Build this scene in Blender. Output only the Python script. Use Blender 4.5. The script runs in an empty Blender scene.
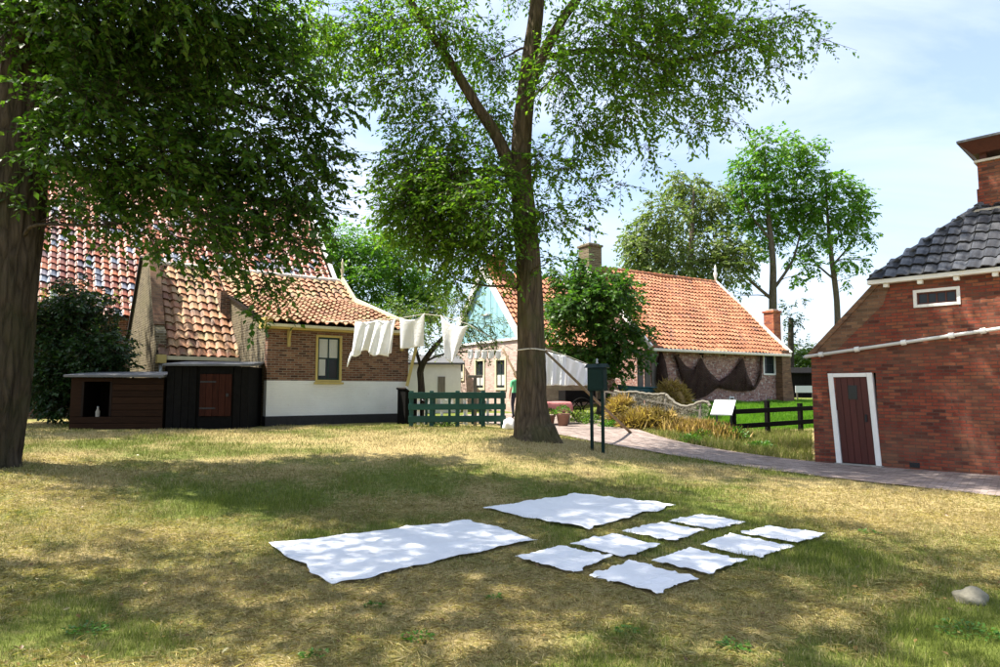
import bpy, bmesh, math, random
import numpy as np
from mathutils import Vector, Matrix

random.seed(7)
RNG = np.random.default_rng(7)
R = math.radians
scene = bpy.context.scene
COL = scene.collection

# ------------------------------------------------------------------ camera
F = 667.0
PITCH = R(4.84)
CAMZ = 1.6
cam = bpy.data.cameras.new("camera")
cam.sensor_width = 36.0
cam.lens = 24.0
cam.clip_start = 0.1
cam.clip_end = 2000
camo = bpy.data.objects.new("camera", cam)
COL.objects.link(camo)
camo.location = (0, 0, CAMZ)
camo.rotation_euler = (math.pi / 2 + PITCH, 0, 0)
scene.camera = camo

# ------------------------------------------------------------------ light
SUN = Vector((-0.50, 0.03, 0.865)).normalized()
elev = math.asin(SUN.z)
world = bpy.data.worlds.new("World")
scene.world = world
world.use_nodes = True
wn, wl = world.node_tree.nodes, world.node_tree.links
wn.clear()
sky = wn.new("ShaderNodeTexSky")
sky.sky_type = 'NISHITA'
sky.sun_disc = False
sky.sun_elevation = elev
sky.sun_rotation = math.atan2(SUN.x, SUN.y)
sky.air_density = 1.0
sky.dust_density = 2.0
sky.ozone_density = 1.2
tc = wn.new("ShaderNodeTexCoord")
mp = wn.new("ShaderNodeMapping")
mp.inputs['Scale'].default_value = (1.0, 1.6, 3.2)
mp.inputs['Location'].default_value = (0.35, 0.1, 0.0)
nz = wn.new("ShaderNodeTexNoise")
nz.inputs['Scale'].default_value = 1.7
nz.inputs['Detail'].default_value = 7
nz.inputs['Roughness'].default_value = 0.55
nz.inputs['Distortion'].default_value = 0.6
rp = wn.new("ShaderNodeValToRGB")
rp.color_ramp.elements[0].position = 0.40
rp.color_ramp.elements[0].color = (0.22, 0.22, 0.22, 1)
rp.color_ramp.elements[1].position = 0.66
rp.color_ramp.elements[1].color = (0.95, 0.95, 0.95, 1)
mx = wn.new("ShaderNodeMix")
mx.data_type = 'RGBA'
mx.inputs['B'].default_value = (3.4, 3.8, 4.6, 1)
bg = wn.new("ShaderNodeBackground")
bg.inputs['Strength'].default_value = 0.12
wo = wn.new("ShaderNodeOutputWorld")
wl.new(tc.outputs['Generated'], mp.inputs['Vector'])
wl.new(mp.outputs['Vector'], nz.inputs['Vector'])
wl.new(nz.outputs['Fac'], rp.inputs['Fac'])
wl.new(rp.outputs['Color'], mx.inputs['Factor'])
wl.new(sky.outputs['Color'], mx.inputs['A'])
wl.new(mx.outputs['Result'], bg.inputs['Color'])
wl.new(bg.outputs['Background'], wo.inputs['Surface'])

sl = bpy.data.lights.new("sun", 'SUN')
sl.energy = 5.0
sl.angle = R(0.55)
sl.color = (1.0, 0.94, 0.83)
so = bpy.data.objects.new("sun", sl)
COL.objects.link(so)
so.rotation_euler = SUN.to_track_quat('Z', 'Y').to_euler()
so.location = (-20, -5, 30)

scene.view_settings.view_transform = 'Standard'
scene.view_settings.look = 'None'
scene.view_settings.gamma = 1.0
scene.view_settings.use_curve_mapping = False
scene.view_settings.exposure = 1.4

# ------------------------------------------------------------------ helpers
_cp, _sp = math.cos(PITCH), math.sin(PITCH)


def ray(px, py):
    a, b = (px - 500.0) / F, (333.5 - py) / F
    return Vector((a, _cp - b * _sp, _sp + b * _cp))


def P(px, py, Y):
    d = ray(px, py)
    return Vector((0, 0, CAMZ)) + d * (Y / d.y)


def project(p):
    x, y, z = p[0], p[1], p[2] - CAMZ
    f = y * _cp + z * _sp
    u = -y * _sp + z * _cp
    return 500 + F * x / f, 333.5 - F * u / f


def ground_point(px, Y):
    return px, Y


# value noise in numpy
_lat = np.random.default_rng(3).random((64, 64))


def vnoise(x, y):
    x = np.asarray(x, float); y = np.asarray(y, float)
    xi = np.floor(x).astype(int); yi = np.floor(y).astype(int)
    fx = x - xi; fy = y - yi
    fx = fx * fx * (3 - 2 * fx); fy = fy * fy * (3 - 2 * fy)
    a = _lat[xi % 64, yi % 64]; b = _lat[(xi + 1) % 64, yi % 64]
    c = _lat[xi % 64, (yi + 1) % 64]; d = _lat[(xi + 1) % 64, (yi + 1) % 64]
    return (a * (1 - fx) + b * fx) * (1 - fy) + (c * (1 - fx) + d * fx) * fy


def fbm(x, y, o=4):
    s = 0; a = 1; t = 0
    for i in range(o):
        s = s + a * vnoise(np.asarray(x) * 2 ** i + 7.3 * i, np.asarray(y) * 2 ** i + 3.1 * i)
        t += a; a *= 0.55
    return s / t


# terrain height through control points
_c = []
def _cpix(px, py, Y):
    p = P(px, py, Y); _c.append((p.x, p.y, p.z))
for q in [(0, 0, 0), (-5, 2, .02), (5, 2, 0), (0, 5, 0), (4, 6, 0), (-3, 6, .02), (-6, 5, .12), (0, 8, .02), (3, 9, 0),
          (6, 9, 0), (-3, 8.5, .08), (-12, 12, .6), (20, 5, 0), (-15, 3, .3), (0, -15, 0), (15, -10, 0), (-15, -10, .1),
          (7, 15, 0), (9.4, 12.5, 0), (12, 10, 0), (15, 20, .3), (0, 50, 1.2), (30, 50, 1.0), (-30, 50, 1.2), (0, 100, 1.2),
          (60, 100, 1.1), (-60, 100, 1.2), (40, 10, .1), (-40, 10, .6), (-6.46, 18.5, .6), (-10, 18.5, .6), (-2.9, 21, .6),
          (-12, 24, .62), (-3, 28, .65), (-18, 18, .65), (10, 36, 1.1), (20, 34, 1.1)]:
    _c.append(q)
for q in [(5, 465, 10), (530, 437, 15), (430, 431, 16), (320, 432, 16.5), (594, 451, 14), (640, 432, 19), (600, 428, 20),
          (560, 426, 22), (700, 450, 17), (800, 475, 12.7), (700, 459, 15.4), (640, 448, 16.4), (735, 435, 19.6),
          (808, 431, 21.5), (655, 403, 26.2), (785, 402, 30.3), (510, 415, 25.5)]:
    _cpix(*q)
_c = np.array(_c)
_K = lambda d2: np.sqrt(d2 + 4.0)
_n = len(_c)
_A = _K(((_c[:, None, :2] - _c[None, :, :2]) ** 2).sum(-1)) - np.eye(_n) * 0.35
_M = np.zeros((_n + 1, _n + 1)); _M[:_n, :_n] = _A; _M[:_n, _n] = 1; _M[_n, :_n] = 1
_w = np.linalg.solve(_M, np.append(_c[:, 2], 0))


def T(x, y):
    x = np.asarray(x, float); y = np.asarray(y, float)
    sh = x.shape
    q = np.stack([x.ravel(), y.ravel()], -1)
    out = np.empty(len(q))
    for i in range(0, len(q), 20000):
        b = q[i:i + 20000]
        out[i:i + 20000] = _K(((b[:, None] - _c[None, :, :2]) ** 2).sum(-1)) @ _w[:_n] + _w[_n]
    r = np.sqrt((q ** 2).sum(-1))
    k = np.clip((r - 90) / 60, 0, 1)
    out = np.clip(out, -0.3, 1.6) * (1 - k) + 1.1 * k
    return out.reshape(sh)


def t1(x, y):
    return float(T(np.array([x]), np.array([y]))[0])


def G(px, py):
    d = ray(px, py)
    lo, hi = 2.0, 120.0
    ys = np.linspace(2, 80, 1600)
    k = ys / d.y
    zz = CAMZ + d.z * k
    tt = T(d.x * k, ys)
    idx = np.argmax(zz < tt)
    y = ys[idx]
    return Vector((d.x * y / d.y, y, float(tt[idx])))


# ------------------------------------------------------------------ mesh building
class MB:
    def __init__(s):
        s.v = []; s.f = []

    def add(s, vs, fs):
        o = len(s.v)
        s.v += [tuple(p) for p in vs]
        s.f += [tuple(i + o for i in f) for f in fs]
        return s

    def hexa(s, p):
        return s.add(p, [(0, 3, 2, 1), (4, 5, 6, 7), (0, 1, 5, 4), (1, 2, 6, 5), (2, 3, 7, 6), (3, 0, 4, 7)])

    def box(s, x0, x1, y0, y1, z0, z1):
        return s.hexa([(x0, y0, z0), (x1, y0, z0), (x1, y1, z0), (x0, y1, z0),
                       (x0, y0, z1), (x1, y0, z1), (x1, y1, z1), (x0, y1, z1)])

    def prism(s, poly, off):
        n = len(poly)
        off = Vector(off)
        a = [Vector(p) for p in poly]; b = [p + off for p in a]
        nv = Vector((0, 0, 0))
        for i in range(n):
            nv += (a[i] - a[0]).cross(a[(i + 1) % n] - a[0])
        fl = nv.dot(off) > 0
        f = [tuple(range(n))[::-1] if fl else tuple(range(n)), tuple(range(n, 2 * n)) if fl else tuple(range(n, 2 * n))[::-1]]
        for i in range(n):
            j = (i + 1) % n
            q = (i, j, j + n, i + n)
            f.append(q if fl else q[::-1])
        return s.add(a + b, f)

    def tube(s, path, radii, n=8, caps=True, wob=None):
        path = [Vector(p) for p in path]
        if not hasattr(radii, '__len__'):
            radii = [radii] * len(path)
        o = len(s.v)
        up = Vector((0.13, 0.97, 0.2)).normalized()
        for i, p in enumerate(path):
            t = (path[min(i + 1, len(path) - 1)] - path[max(i - 1, 0)]).normalized()
            if abs(t.dot(up)) > .95:
                up = Vector((1, 0, 0.1)).normalized()
            a = t.cross(up).normalized(); b = t.cross(a)
            for k in range(n):
                w = 2 * math.pi * k / n
                r = radii[i] * (wob(i, k, w) if wob else 1)
                s.v.append(tuple(p + (a * math.cos(w) + b * math.sin(w)) * r))
        m = len(path)
        for i in range(m - 1):
            for k in range(n):
                j = (k + 1) % n
                s.f.append((o + i * n + k, o + i * n + j, o + (i + 1) * n + j, o + (i + 1) * n + k))
        if caps:
            s.f.append(tuple(o + k for k in range(n))[::-1])
            s.f.append(tuple(o + (m - 1) * n + k for k in range(n)))
        return s

    def bar(s, a, b, w, h):
        a = Vector(a); b = Vector(b)
        t = (b - a).normalized()
        up = Vector((0, 0, 1)) if abs(t.z) < .9 else Vector((0, 1, 0))
        x = t.cross(up).normalized() * (w / 2); y = x.cross(t).normalized() * (h / 2)
        return s.hexa([a - x - y, a + x - y, a + x + y, a - x + y, b - x - y, b + x - y, b + x + y, b - x + y])

    def lathe(s, prof, c=(0, 0, 0), n=16):
        c = Vector(c); o = len(s.v); m = len(prof)
        for (r, z) in prof:
            for k in range(n):
                w = 2 * math.pi * k / n
                s.v.append((c.x + r * math.cos(w), c.y + r * math.sin(w), c.z + z))
        for i in range(m - 1):
            for k in range(n):
                j = (k + 1) % n
                s.f.append((o + i * n + k, o + i * n + j, o + (i + 1) * n + j, o + (i + 1) * n + k))
        s.f.append(tuple(o + k for k in range(n))[::-1])
        s.f.append(tuple(o + (m - 1) * n + k for k in range(n)))
        return s

    def build(s, name, mat, parent=None, smooth=False, bevel=0):
        me = bpy.data.meshes.new(name)
        me.from_pydata(s.v, [], s.f)
        me.update()
        bm = bmesh.new(); bm.from_mesh(me)
        bmesh.ops.recalc_face_normals(bm, faces=bm.faces)
        bm.to_mesh(me); bm.free()
        if smooth:
            me.polygons.foreach_set('use_smooth', [True] * len(me.polygons))
        return link(name, me, mat, parent, bevel)


def link(name, me, mat, parent=None, bevel=0):
    o = bpy.data.objects.new(name, me)
    COL.objects.link(o)
    if mat and len(me.materials) == 0:
        me.materials.append(M[mat] if isinstance(mat, str) else mat)
    if parent:
        o.parent = parent
    if bevel:
        b = o.modifiers.new('bevel', 'BEVEL'); b.width = bevel; b.segments = 2; b.limit_method = 'ANGLE'
    return o


def npmesh(name, verts, faces, mat, parent=None, smooth=False, attrs=None):
    """verts (N,3), faces (M,k) numpy arrays"""
    me = bpy.data.meshes.new(name)
    n, (m, k) = len(verts), faces.shape
    me.vertices.add(n); me.vertices.foreach_set('co', np.ascontiguousarray(verts, np.float32).ravel())
    me.loops.add(m * k); me.loops.foreach_set('vertex_index', np.ascontiguousarray(faces, np.int32).ravel())
    me.polygons.add(m)
    me.polygons.foreach_set('loop_start', np.arange(0, m * k, k, dtype=np.int32))
    if smooth:
        me.polygons.foreach_set('use_smooth', np.ones(m, bool))
    me.update(calc_edges=True)
    for an, av in (attrs or {}).items():
        at = me.attributes.new(an, 'FLOAT', 'POINT')
        at.data.foreach_set('value', np.ascontiguousarray(av, np.float32))
    return link(name, me, mat, parent)


def tag(o, label=None, cat=None, group=None, kind=None):
    if label: o['label'] = label
    if cat: o['category'] = cat
    if group: o['group'] = group
    if kind: o['kind'] = kind
    return o


def thing(name, label, cat, loc=(0, 0, 0), rz=0.0, group=None):
    o = bpy.data.objects.new(name, None)
    COL.objects.link(o)
    o.empty_display_size = 0.3
    o.location = loc; o.rotation_euler = (0, 0, rz)
    return tag(o, label, cat, group)


def copy_tree(o, parent=None):
    c = o.copy(); COL.objects.link(c); c.parent = parent
    for ch in list(o.children):
        copy_tree(ch, c)
    return c


class Frame:
    """local frame of a building: x along the wall, y backwards, z up"""
    def __init__(s, x, y, z, ang):
        s.o = Vector((x, y, z)); s.ang = ang
        s.e = Vector((math.cos(ang), math.sin(ang), 0)); s.n = Vector((-math.sin(ang), math.cos(ang), 0))

    def loc(s, p):
        d = Vector(p) - s.o
        return Vector((d.dot(s.e), d.dot(s.n), d.z))

    def wld(s, u, v, z):
        return s.o + s.e * u + s.n * v + Vector((0, 0, z))

    def on(s, px, py, v=0.0):
        """point of the plane at depth v behind the front wall that is seen at a pixel"""
        d = ray(px, py); c = Vector((0, 0, CAMZ))
        k = ((s.o + s.n * v - c).dot(s.n)) / d.dot(s.n)
        return s.loc(c + d * k)


# ------------------------------------------------------------------ materials
M = {}


class Mat:
    def __init__(s, name, rough=0.8, spec=0.3):
        m = bpy.data.materials.new(name); m.use_nodes = True
        s.m = m; s.t = m.node_tree; s.n = s.t.nodes; s.l = s.t.links
        s.b = s.n['Principled BSDF']
        s.b.inputs['Roughness'].default_value = rough
        s.b.inputs['Specular IOR Level'].default_value = spec
        s.out = s.n['Material Output']
        M[name] = m

    def node(s, typ, **kw):
        n = s.n.new('ShaderNode' + typ)
        for k, v in kw.items():
            if k in n.inputs.keys() if hasattr(n.inputs, 'keys') else False:
                n.inputs[k].default_value = v
            else:
                setattr(n, k, v)
        return n

    def ln(s, a, b):
        s.l.new(a, b)

    def coord(s, which='Object', scale=(1, 1, 1)):
        c = s.node('TexCoord'); m = s.node('Mapping'); m.inputs['Scale'].default_value = scale
        s.ln(c.outputs[which], m.inputs['Vector'])
        return m.outputs['Vector']

    def pos(s, scale=(1, 1, 1)):
        c = s.node('NewGeometry'); m = s.node('Mapping'); m.inputs['Scale'].default_value = scale
        s.ln(c.outputs['Position'], m.inputs['Vector'])
        return m.outputs['Vector']

    def noise(s, vec, scale, detail=5, rough=.55, dist=0.0):
        n = s.node('TexNoise')
        n.inputs['Scale'].default_value = scale; n.inputs['Detail'].default_value = detail
        n.inputs['Roughness'].default_value = rough; n.inputs['Distortion'].default_value = dist
        s.ln(vec, n.inputs['Vector'])
        return n.outputs['Fac']

    def ramp(s, fac, stops):
        r = s.node('ValToRGB')
        e = r.color_ramp.elements
        while len(e) > 1: e.remove(e[-1])
        e[0].position = stops[0][0]; e[0].color = (*stops[0][1], 1)
        for p, c in stops[1:]:
            x = e.new(p); x.color = (*c, 1)
        if fac is not None: s.ln(fac, r.inputs['Fac'])
        return r.outputs['Color']

    def mix(s, fac, a, b, mode='MIX'):
        n = s.node('Mix'); n.data_type = 'RGBA'; n.blend_type = mode
        for sock, val in (('Factor', fac), ('A', a), ('B', b)):
            if isinstance(val, (int, float)): n.inputs[sock].default_value = val
            elif isinstance(val, tuple): n.inputs[sock].default_value = (*val, 1)
            else: s.ln(val, n.inputs[sock])
        return n.outputs['Result']

    def math(s, op, a, b=None):
        n = s.node('Math'); n.operation = op
        for i, v in enumerate((a, b)):
            if v is None: continue
            if isinstance(v, (int, float)): n.inputs[i].default_value = v
            else: s.ln(v, n.inputs[i])
        return n.outputs[0]

    def color(s, c):
        s.ln(c, s.b.inputs['Base Color']) if not isinstance(c, tuple) else setattr(s.b.inputs['Base Color'], 'default_value', (*c, 1))
        return s

    def bump(s, h, strength=.3, dist=.02, normal=None):
        n = s.node('Bump'); n.inputs['Strength'].default_value = strength; n.inputs['Distance'].default_value = dist
        s.ln(h, n.inputs['Height'])
        if normal is not None: s.ln(normal, n.inputs['Normal'])
        s.ln(n.outputs['Normal'], s.b.inputs['Normal'])
        return n.outputs['Normal']


def mat_plain(name, col, rough=.7, var=.25, scale=6, bump=.15, spec=.3, stretch=(1, 1, 1), metal=0):
    m = Mat(name, rough, spec)
    v = m.coord('Object', stretch)
    n = m.noise(v, scale, 6, .6)
    lo = tuple(c * (1 - var) for c in col); hi = tuple(min(1, c * (1 + var)) for c in col)
    n2 = m.noise(v, scale * 7, 4, .6)
    c = m.ramp(n, [(.3, lo), (.7, hi)])
    c = m.mix(.35, c, m.ramp(n2, [(.3, lo), (.7, hi)]))
    r = m.node('ObjectInfo')
    k = m.math('MULTIPLY_ADD', r.outputs['Random'], .3)
    m.n[-1].inputs[2].default_value = .85
    c = m.mix(1.0, c, k, 'MULTIPLY')
    m.color(c); m.bump(n2, bump, .01)
    m.b.inputs['Metallic'].default_value = metal
    return m


def mat_brick(name, ramp, mortar, bw=.22, rh=.066, mort=.007, stain=None, paint=None, bump=.6, patch=None):
    m = Mat(name, .9, .2)
    c = m.node('TexCoord'); s = m.node('SeparateXYZ'); m.ln(c.outputs['Object'], s.inputs[0])
    u = m.math('ADD', s.outputs['X'], s.outputs['Y'])
    cb = m.node('CombineXYZ')
    wv = m.noise(m.coord('Object'), 1.3, 2)
    z = m.math('ADD', s.outputs['Z'], m.math('MULTIPLY', wv, .03))
    m.ln(u, cb.inputs[0]); m.ln(z, cb.inputs[1])
    b = m.node('TexBrick')
    b.inputs['Scale'].default_value = 1; b.inputs['Brick Width'].default_value = bw; b.inputs['Row Height'].default_value = rh
    b.inputs['Mortar Size'].default_value = mort; b.inputs['Mortar Smooth'].default_value = .3
    b.inputs['Color1'].default_value = (0, 0, 0, 1); b.inputs['Color2'].default_value = (1, 1, 1, 1); b.inputs['Mortar'].default_value = (.5, .5, .5, 1)
    b.inputs['Bias'].default_value = 0
    m.ln(cb.outputs[0], b.inputs['Vector'])
    col = m.ramp(b.outputs['Color'], ramp)
    v = m.coord('Object')
    n1 = m.noise(v, 1.1, 5, .65); n2 = m.noise(v, 38, 3, .6); n3 = m.noise(v, 4.5, 5, .65)
    mc = m.mix(n1, tuple(x * .7 for x in mortar), mortar)
    col = m.mix(b.outputs['Fac'], col, mc)
    col = m.mix(.38, col, m.ramp(n3, [(.25, (.35, .33, .32)), (.5, (.9, .9, .9)), (.75, (1.25, 1.2, 1.15))]), 'MULTIPLY')
    col = m.mix(.35, col, m.ramp(n2, [(.3, (.5, .5, .5)), (.7, (1.3, 1.3, 1.3))]), 'MULTIPLY')
    if stain:
        f = m.ramp(n1, [(.45, (0, 0, 0)), (.68, (1, 1, 1))])
        col = m.mix(m.math('MULTIPLY', f, stain[1]), col, stain[0])
    if patch:
        f = m.ramp(m.noise(v, 8, 5, .7), [(patch[1], (0, 0, 0)), (patch[1] + .05, (1, 1, 1))])
        col = m.mix(f, col, patch[0])
    if paint:
        f = m.ramp(m.noise(v, 2.6, 8, .75), [(paint[1], (0, 0, 0)), (paint[1] + .07, (1, 1, 1))])
        f2 = m.ramp(n1, [(.3, tuple(x * .86 for x in paint[0])), (.7, paint[0])])
        col = m.mix(f, col, f2)
    m.color(col)
    h = m.math('SUBTRACT', m.math('MULTIPLY', n2, .35), b.outputs['Fac'])
    m.bump(h, bump, .012)
    return m


def mat_wood(name, col, rough=.85, axis='z', var=.45):
    m = Mat(name, rough, .12)
    st = {'z': (14, 14, 1.2), 'x': (1.2, 14, 14), 'y': (14, 1.2, 14)}[axis]
    v = m.coord('Object', st)
    oi = m.node('ObjectInfo')
    va = m.node('VectorMath'); va.operation = 'ADD'
    sc = m.node('VectorMath'); sc.operation = 'SCALE'; sc.inputs['Scale'].default_value = 30
    cb = m.node('CombineXYZ')
    for i in range(3): m.ln(oi.outputs['Random'], cb.inputs[i])
    m.ln(cb.outputs[0], sc.inputs[0]); m.ln(v, va.inputs[0]); m.ln(sc.outputs[0], va.inputs[1])
    n = m.noise(va.outputs[0], 2.5, 7, .65, .4)
    c = m.ramp(n, [(.25, tuple(x * (1 - var) for x in col)), (.75, tuple(x * (1 + var) for x in col))])
    k = m.math('MULTIPLY_ADD', oi.outputs['Random'], .5); m.n[-1].inputs[2].default_value = .75
    m.color(m.mix(1.0, c, k, 'MULTIPLY')); m.bump(n, .35, .01)
    return m


def mat_leaf(name, cols, trans=.45, gloss=.35, hue=.0):
    m = Mat(name, .45, .35)
    g = m.node('NewGeometry')
    c = m.ramp(g.outputs['Random Per Island'], [(i / (len(cols) - 1), k) for i, k in enumerate(cols)])
    n = m.noise(m.pos(), .9, 3)
    c = m.mix(.8, c, m.ramp(n, [(.3, (.62, .68, .6)), (.7, (1.25, 1.2, 1.15))]), 'MULTIPLY')
    m.color(c)
    m.b.inputs['Roughness'].default_value = .42
    tr = m.node('BsdfTranslucent')
    m.ln(m.mix(1.0, c, (1.5, 1.75, .7), 'MULTIPLY'), tr.inputs['Color'])
    ms = m.node('MixShader'); ms.inputs[0].default_value = trans
    m.ln(m.b.outputs[0], ms.inputs[1]); m.ln(tr.outputs[0], ms.inputs[2]); m.ln(ms.outputs[0], m.out.inputs['Surface'])
    return m


def mat_tile(name, cols, rough=.6, spec=.4, moss=None):
    m = Mat(name, rough, spec)
    g = m.node('NewGeometry'); oi = m.node('ObjectInfo')
    r = m.math('FRACT', m.math('ADD', m.math('MULTIPLY', oi.outputs['Random'], 7.31), g.outputs['Random Per Island']))
    c = m.ramp(r, cols)
    m.n[-1].color_ramp.interpolation = 'LINEAR'
    p = m.pos()
    n = m.noise(p, 5, 6, .65); n2 = m.noise(p, 40, 4, .6)
    c = m.mix(.5, c, m.ramp(n, [(.3, (.55, .52, .5)), (.7, (1.3, 1.25, 1.2))]), 'MULTIPLY')
    c = m.mix(.3, c, m.ramp(n2, [(.3, (.5, .5, .5)), (.7, (1.3, 1.3, 1.3))]), 'MULTIPLY')
    if moss:
        f = m.ramp(m.noise(p, 1.7, 6, .7), [(moss[1], (0, 0, 0)), (moss[1] + .12, (1, 1, 1))])
        c = m.mix(m.math('MULTIPLY', f, .8), c, moss[0])
    m.color(c); m.bump(n2, .25, .006)
    return m


def mat_cloth(name, col, trans=.3):
    m = Mat(name, .9, .1)
    v = m.coord('Object')
    n = m.noise(v, 3, 5); n2 = m.noise(v, 300, 2)
    m.color(m.ramp(n, [(.3, tuple(x * .93 for x in col)), (.7, col)]))
    m.bump(m.math('ADD', m.math('MULTIPLY', n2, .06), m.math('ADD', m.noise(v, 7, 6, .65, .8), m.math('MULTIPLY', m.noise(v, 26, 4, .6, .5), .4))), .55, .035)
    tr = m.node('BsdfTranslucent'); tr.inputs['Color'].default_value = (*col, 1)
    ms = m.node('MixShader'); ms.inputs[0].default_value = trans
    m.ln(m.b.outputs[0], ms.inputs[1]); m.ln(tr.outputs[0], ms.inputs[2]); m.ln(ms.outputs[0], m.out.inputs['Surface'])
    return m


def mat_net(name, col, open_, scale):
    m = Mat(name, .95, .05)
    v = m.coord('Object')
    n = m.noise(v, 5, 6, .7); n2 = m.noise(v, scale, 2, .5)
    m.color(m.ramp(n, [(.3, tuple(x * .6 for x in col)), (.7, tuple(x * 1.3 for x in col))]))
    f = m.ramp(m.math('ADD', m.math('MULTIPLY', n2, .8), m.math('MULTIPLY', n, .2)), [(open_ - .06, (1, 1, 1)), (open_ + .06, (0, 0, 0))])
    tr = m.node('BsdfTransparent')
    ms = m.node('MixShader')
    m.ln(f, ms.inputs[0]); m.ln(m.b.outputs[0], ms.inputs[1]); m.ln(tr.outputs[0], ms.inputs[2]); m.ln(ms.outputs[0], m.out.inputs['Surface'])
    m.bump(n, .5, .03)
    return m


def mat_grass(name, blades):
    m = Mat(name, .8, .15)
    a = m.node('Attribute'); a.attribute_name = 'dry'
    p = m.pos()
    n = m.noise(p, 9, 6, .7); n2 = m.noise(p, 60, 4, .7)
    straw = m.ramp(n2, [(.25, (.19, .14, .055)), (.5, (.36, .28, .12)), (.75, (.50, .41, .20))])
    green = m.ramp(n, [(.3, (.08, .10, .018)), (.55, (.135, .165, .03)), (.75, (.20, .225, .05))])
    if blades:
        g = m.node('NewGeometry')
        straw = m.ramp(g.outputs['Random Per Island'], [(0, (.20, .15, .06)), (.3, (.35, .28, .125)), (.7, (.48, .40, .20)), (1, (.62, .54, .31))])
        green = m.ramp(g.outputs['Random Per Island'], [(0, (.085, .12, .018)), (.5, (.145, .19, .028)), (1, (.24, .27, .055))])
    f = m.math('ADD', a.outputs['Fac'], m.math('MULTIPLY', m.math('SUBTRACT', n, .5), .8))
    if blades:
        wn_ = m.node('TexWhiteNoise'); wn_.noise_dimensions = '1D'; m.ln(g.outputs['Random Per Island'], wn_.inputs['W'])
        f = m.math('ADD', f, m.math('MULTIPLY', m.math('SUBTRACT', wn_.outputs['Value'], .5), .55))
    f = m.ramp(f, [(.3, (0, 0, 0)), (.62, (1, 1, 1))])
    c = m.mix(f, green, straw)
    m.color(c)
    if blades:
        tr = m.node('BsdfTranslucent'); m.ln(c, tr.inputs['Color'])
        ms = m.node('MixShader'); ms.inputs[0].default_value = .3
        m.ln(m.b.outputs[0], ms.inputs[1]); m.ln(tr.outputs[0], ms.inputs[2]); m.ln(ms.outputs[0], m.out.inputs['Surface'])
    else:
        m.bump(m.math('ADD', n2, n), .8, .03)
    return m


def mat_glass(name, col=(.02, .025, .03)):
    m = Mat(name, .12, .22); m.color(col)
    n = m.noise(m.coord('Object'), 2.5, 2); m.bump(n, .04, .01)
    return m


def mat_bark(name, col, green, sc=1.0):
    m = Mat(name, .95, .1)
    v = m.coord('Object', (9 * sc, 9 * sc, 1.6 * sc))
    n = m.noise(v, 1.0, 8, .7, .6)
    vo = m.node('TexVoronoi'); vo.feature = 'DISTANCE_TO_EDGE'; vo.inputs['Scale'].default_value = 1.1
    m.ln(v, vo.inputs['Vector'])
    h = m.math('ADD', m.math('MULTIPLY', n, .8), m.math('MINIMUM', vo.outputs['Distance'], .25))
    c = m.ramp(h, [(.25, tuple(x * .35 for x in col)), (.5, col), (.8, tuple(x * 1.6 for x in col))])
    g = m.ramp(m.noise(m.coord('Object'), 1.3, 5, .6), [(.46, (0, 0, 0)), (.62, (1, 1, 1))])
    c = m.mix(m.math('MULTIPLY', g, .55), c, green)
    m.color(c); m.bump(h, 1.0, .10)
    return m


RED = [(0, (.30, .07, .035)), (.3, (.40, .12, .055)), (.55, (.47, .17, .075)), (.78, (.33, .09, .05)), (1, (.20, .055, .04))]
mat_brick('brick_red', [(0, (.085, .03, .022)), (.2, (.18, .043, .028)), (.45, (.245, .056, .033)), (.7, (.285, .072, .039)), (.88, (.29, .10, .05)), (1, (.14, .055, .04))],
          (.135, .085, .065), mort=.009, stain=((.17, .095, .06), .6), bump=.9)
mat_brick('brick_brownred', [(0, (.12, .065, .042)), (.5, (.21, .105, .062)), (1, (.28, .15, .085))], (.20, .145, .105), stain=((.13, .095, .055), .6))
mat_brick('brick_dark', [(0, (.07, .033, .022)), (.35, (.14, .062, .038)), (.7, (.21, .095, .055)), (1, (.27, .145, .085))], (.30, .25, .19), mort=.010)
mat_brick('brick_beige', [(0, (.075, .056, .033)), (.5, (.14, .108, .064)), (1, (.20, .16, .095))], (.27, .235, .165), rh=.078, mort=.015, stain=((.14, .12, .06), .6))
mat_brick('brick_purple', [(0, (.19, .085, .075)), (.5, (.34, .165, .14)), (1, (.45, .25, .20))], (.36, .30, .26), patch=((.52, .45, .42), .545))
mat_brick('brick_pink', [(0, (.42, .30, .26)), (.5, (.55, .40, .35)), (1, (.62, .49, .42))], (.62, .54, .47))
mat_brick('brick_white', [(0, (.28, .13, .09)), (1, (.4, .22, .15))], (.4, .35, .3), paint=((.88, .87, .84), .31), bump=.9)
mat_brick('brick_chimney', RED, (.3, .22, .17))
mat_plain('tar', (.022, .020, .020), .7, .4, 9, .5)
mat_plain('yellow_paint', (.47, .36, .12), .5, .15, 4, .1)
mat_plain('cream_paint', (.62, .56, .38), .5, .15, 4, .1)
mat_plain('white_paint', (.80, .78, .74), .45, .07, 5, .12)
mat_plain('green_paint', (.008, .058, .044), .5, .25, 5, .12)
mat_plain('sign_green', (.003, .019, .016), .5, .25, 5, .08, spec=.15)
mat_plain('darkgreen_sash', (.012, .035, .032), .4, .2, 6, .1)
mat_plain('teal_paint', (.25, .45, .50), .6, .12, 3, .12, stretch=(1, 1, .3))
mat_plain('door_red', (.075, .017, .014), .38, .2, 6, .1, stretch=(4, 4, .5))
mat_plain('cap_brown', (.085, .028, .02), .6, .25, 5, .2)
mat_plain('mortar_grey', (.42, .38, .32), .9, .2, 9, .4)
mat_plain('white_mortar', (.66, .60, .52), .9, .2, 9, .4)
mat_plain('lead_grey', (.12, .125, .135), .7, .25, 4, .2, metal=.2)
mat_plain('felt', (.11, .11, .115), .8, .2, 12, .3)
mat_plain('concrete', (.30, .28, .25), .9, .25, 7, .4)
mat_plain('stone', (.20, .185, .14), .9, .3, 5, .5)
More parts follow.
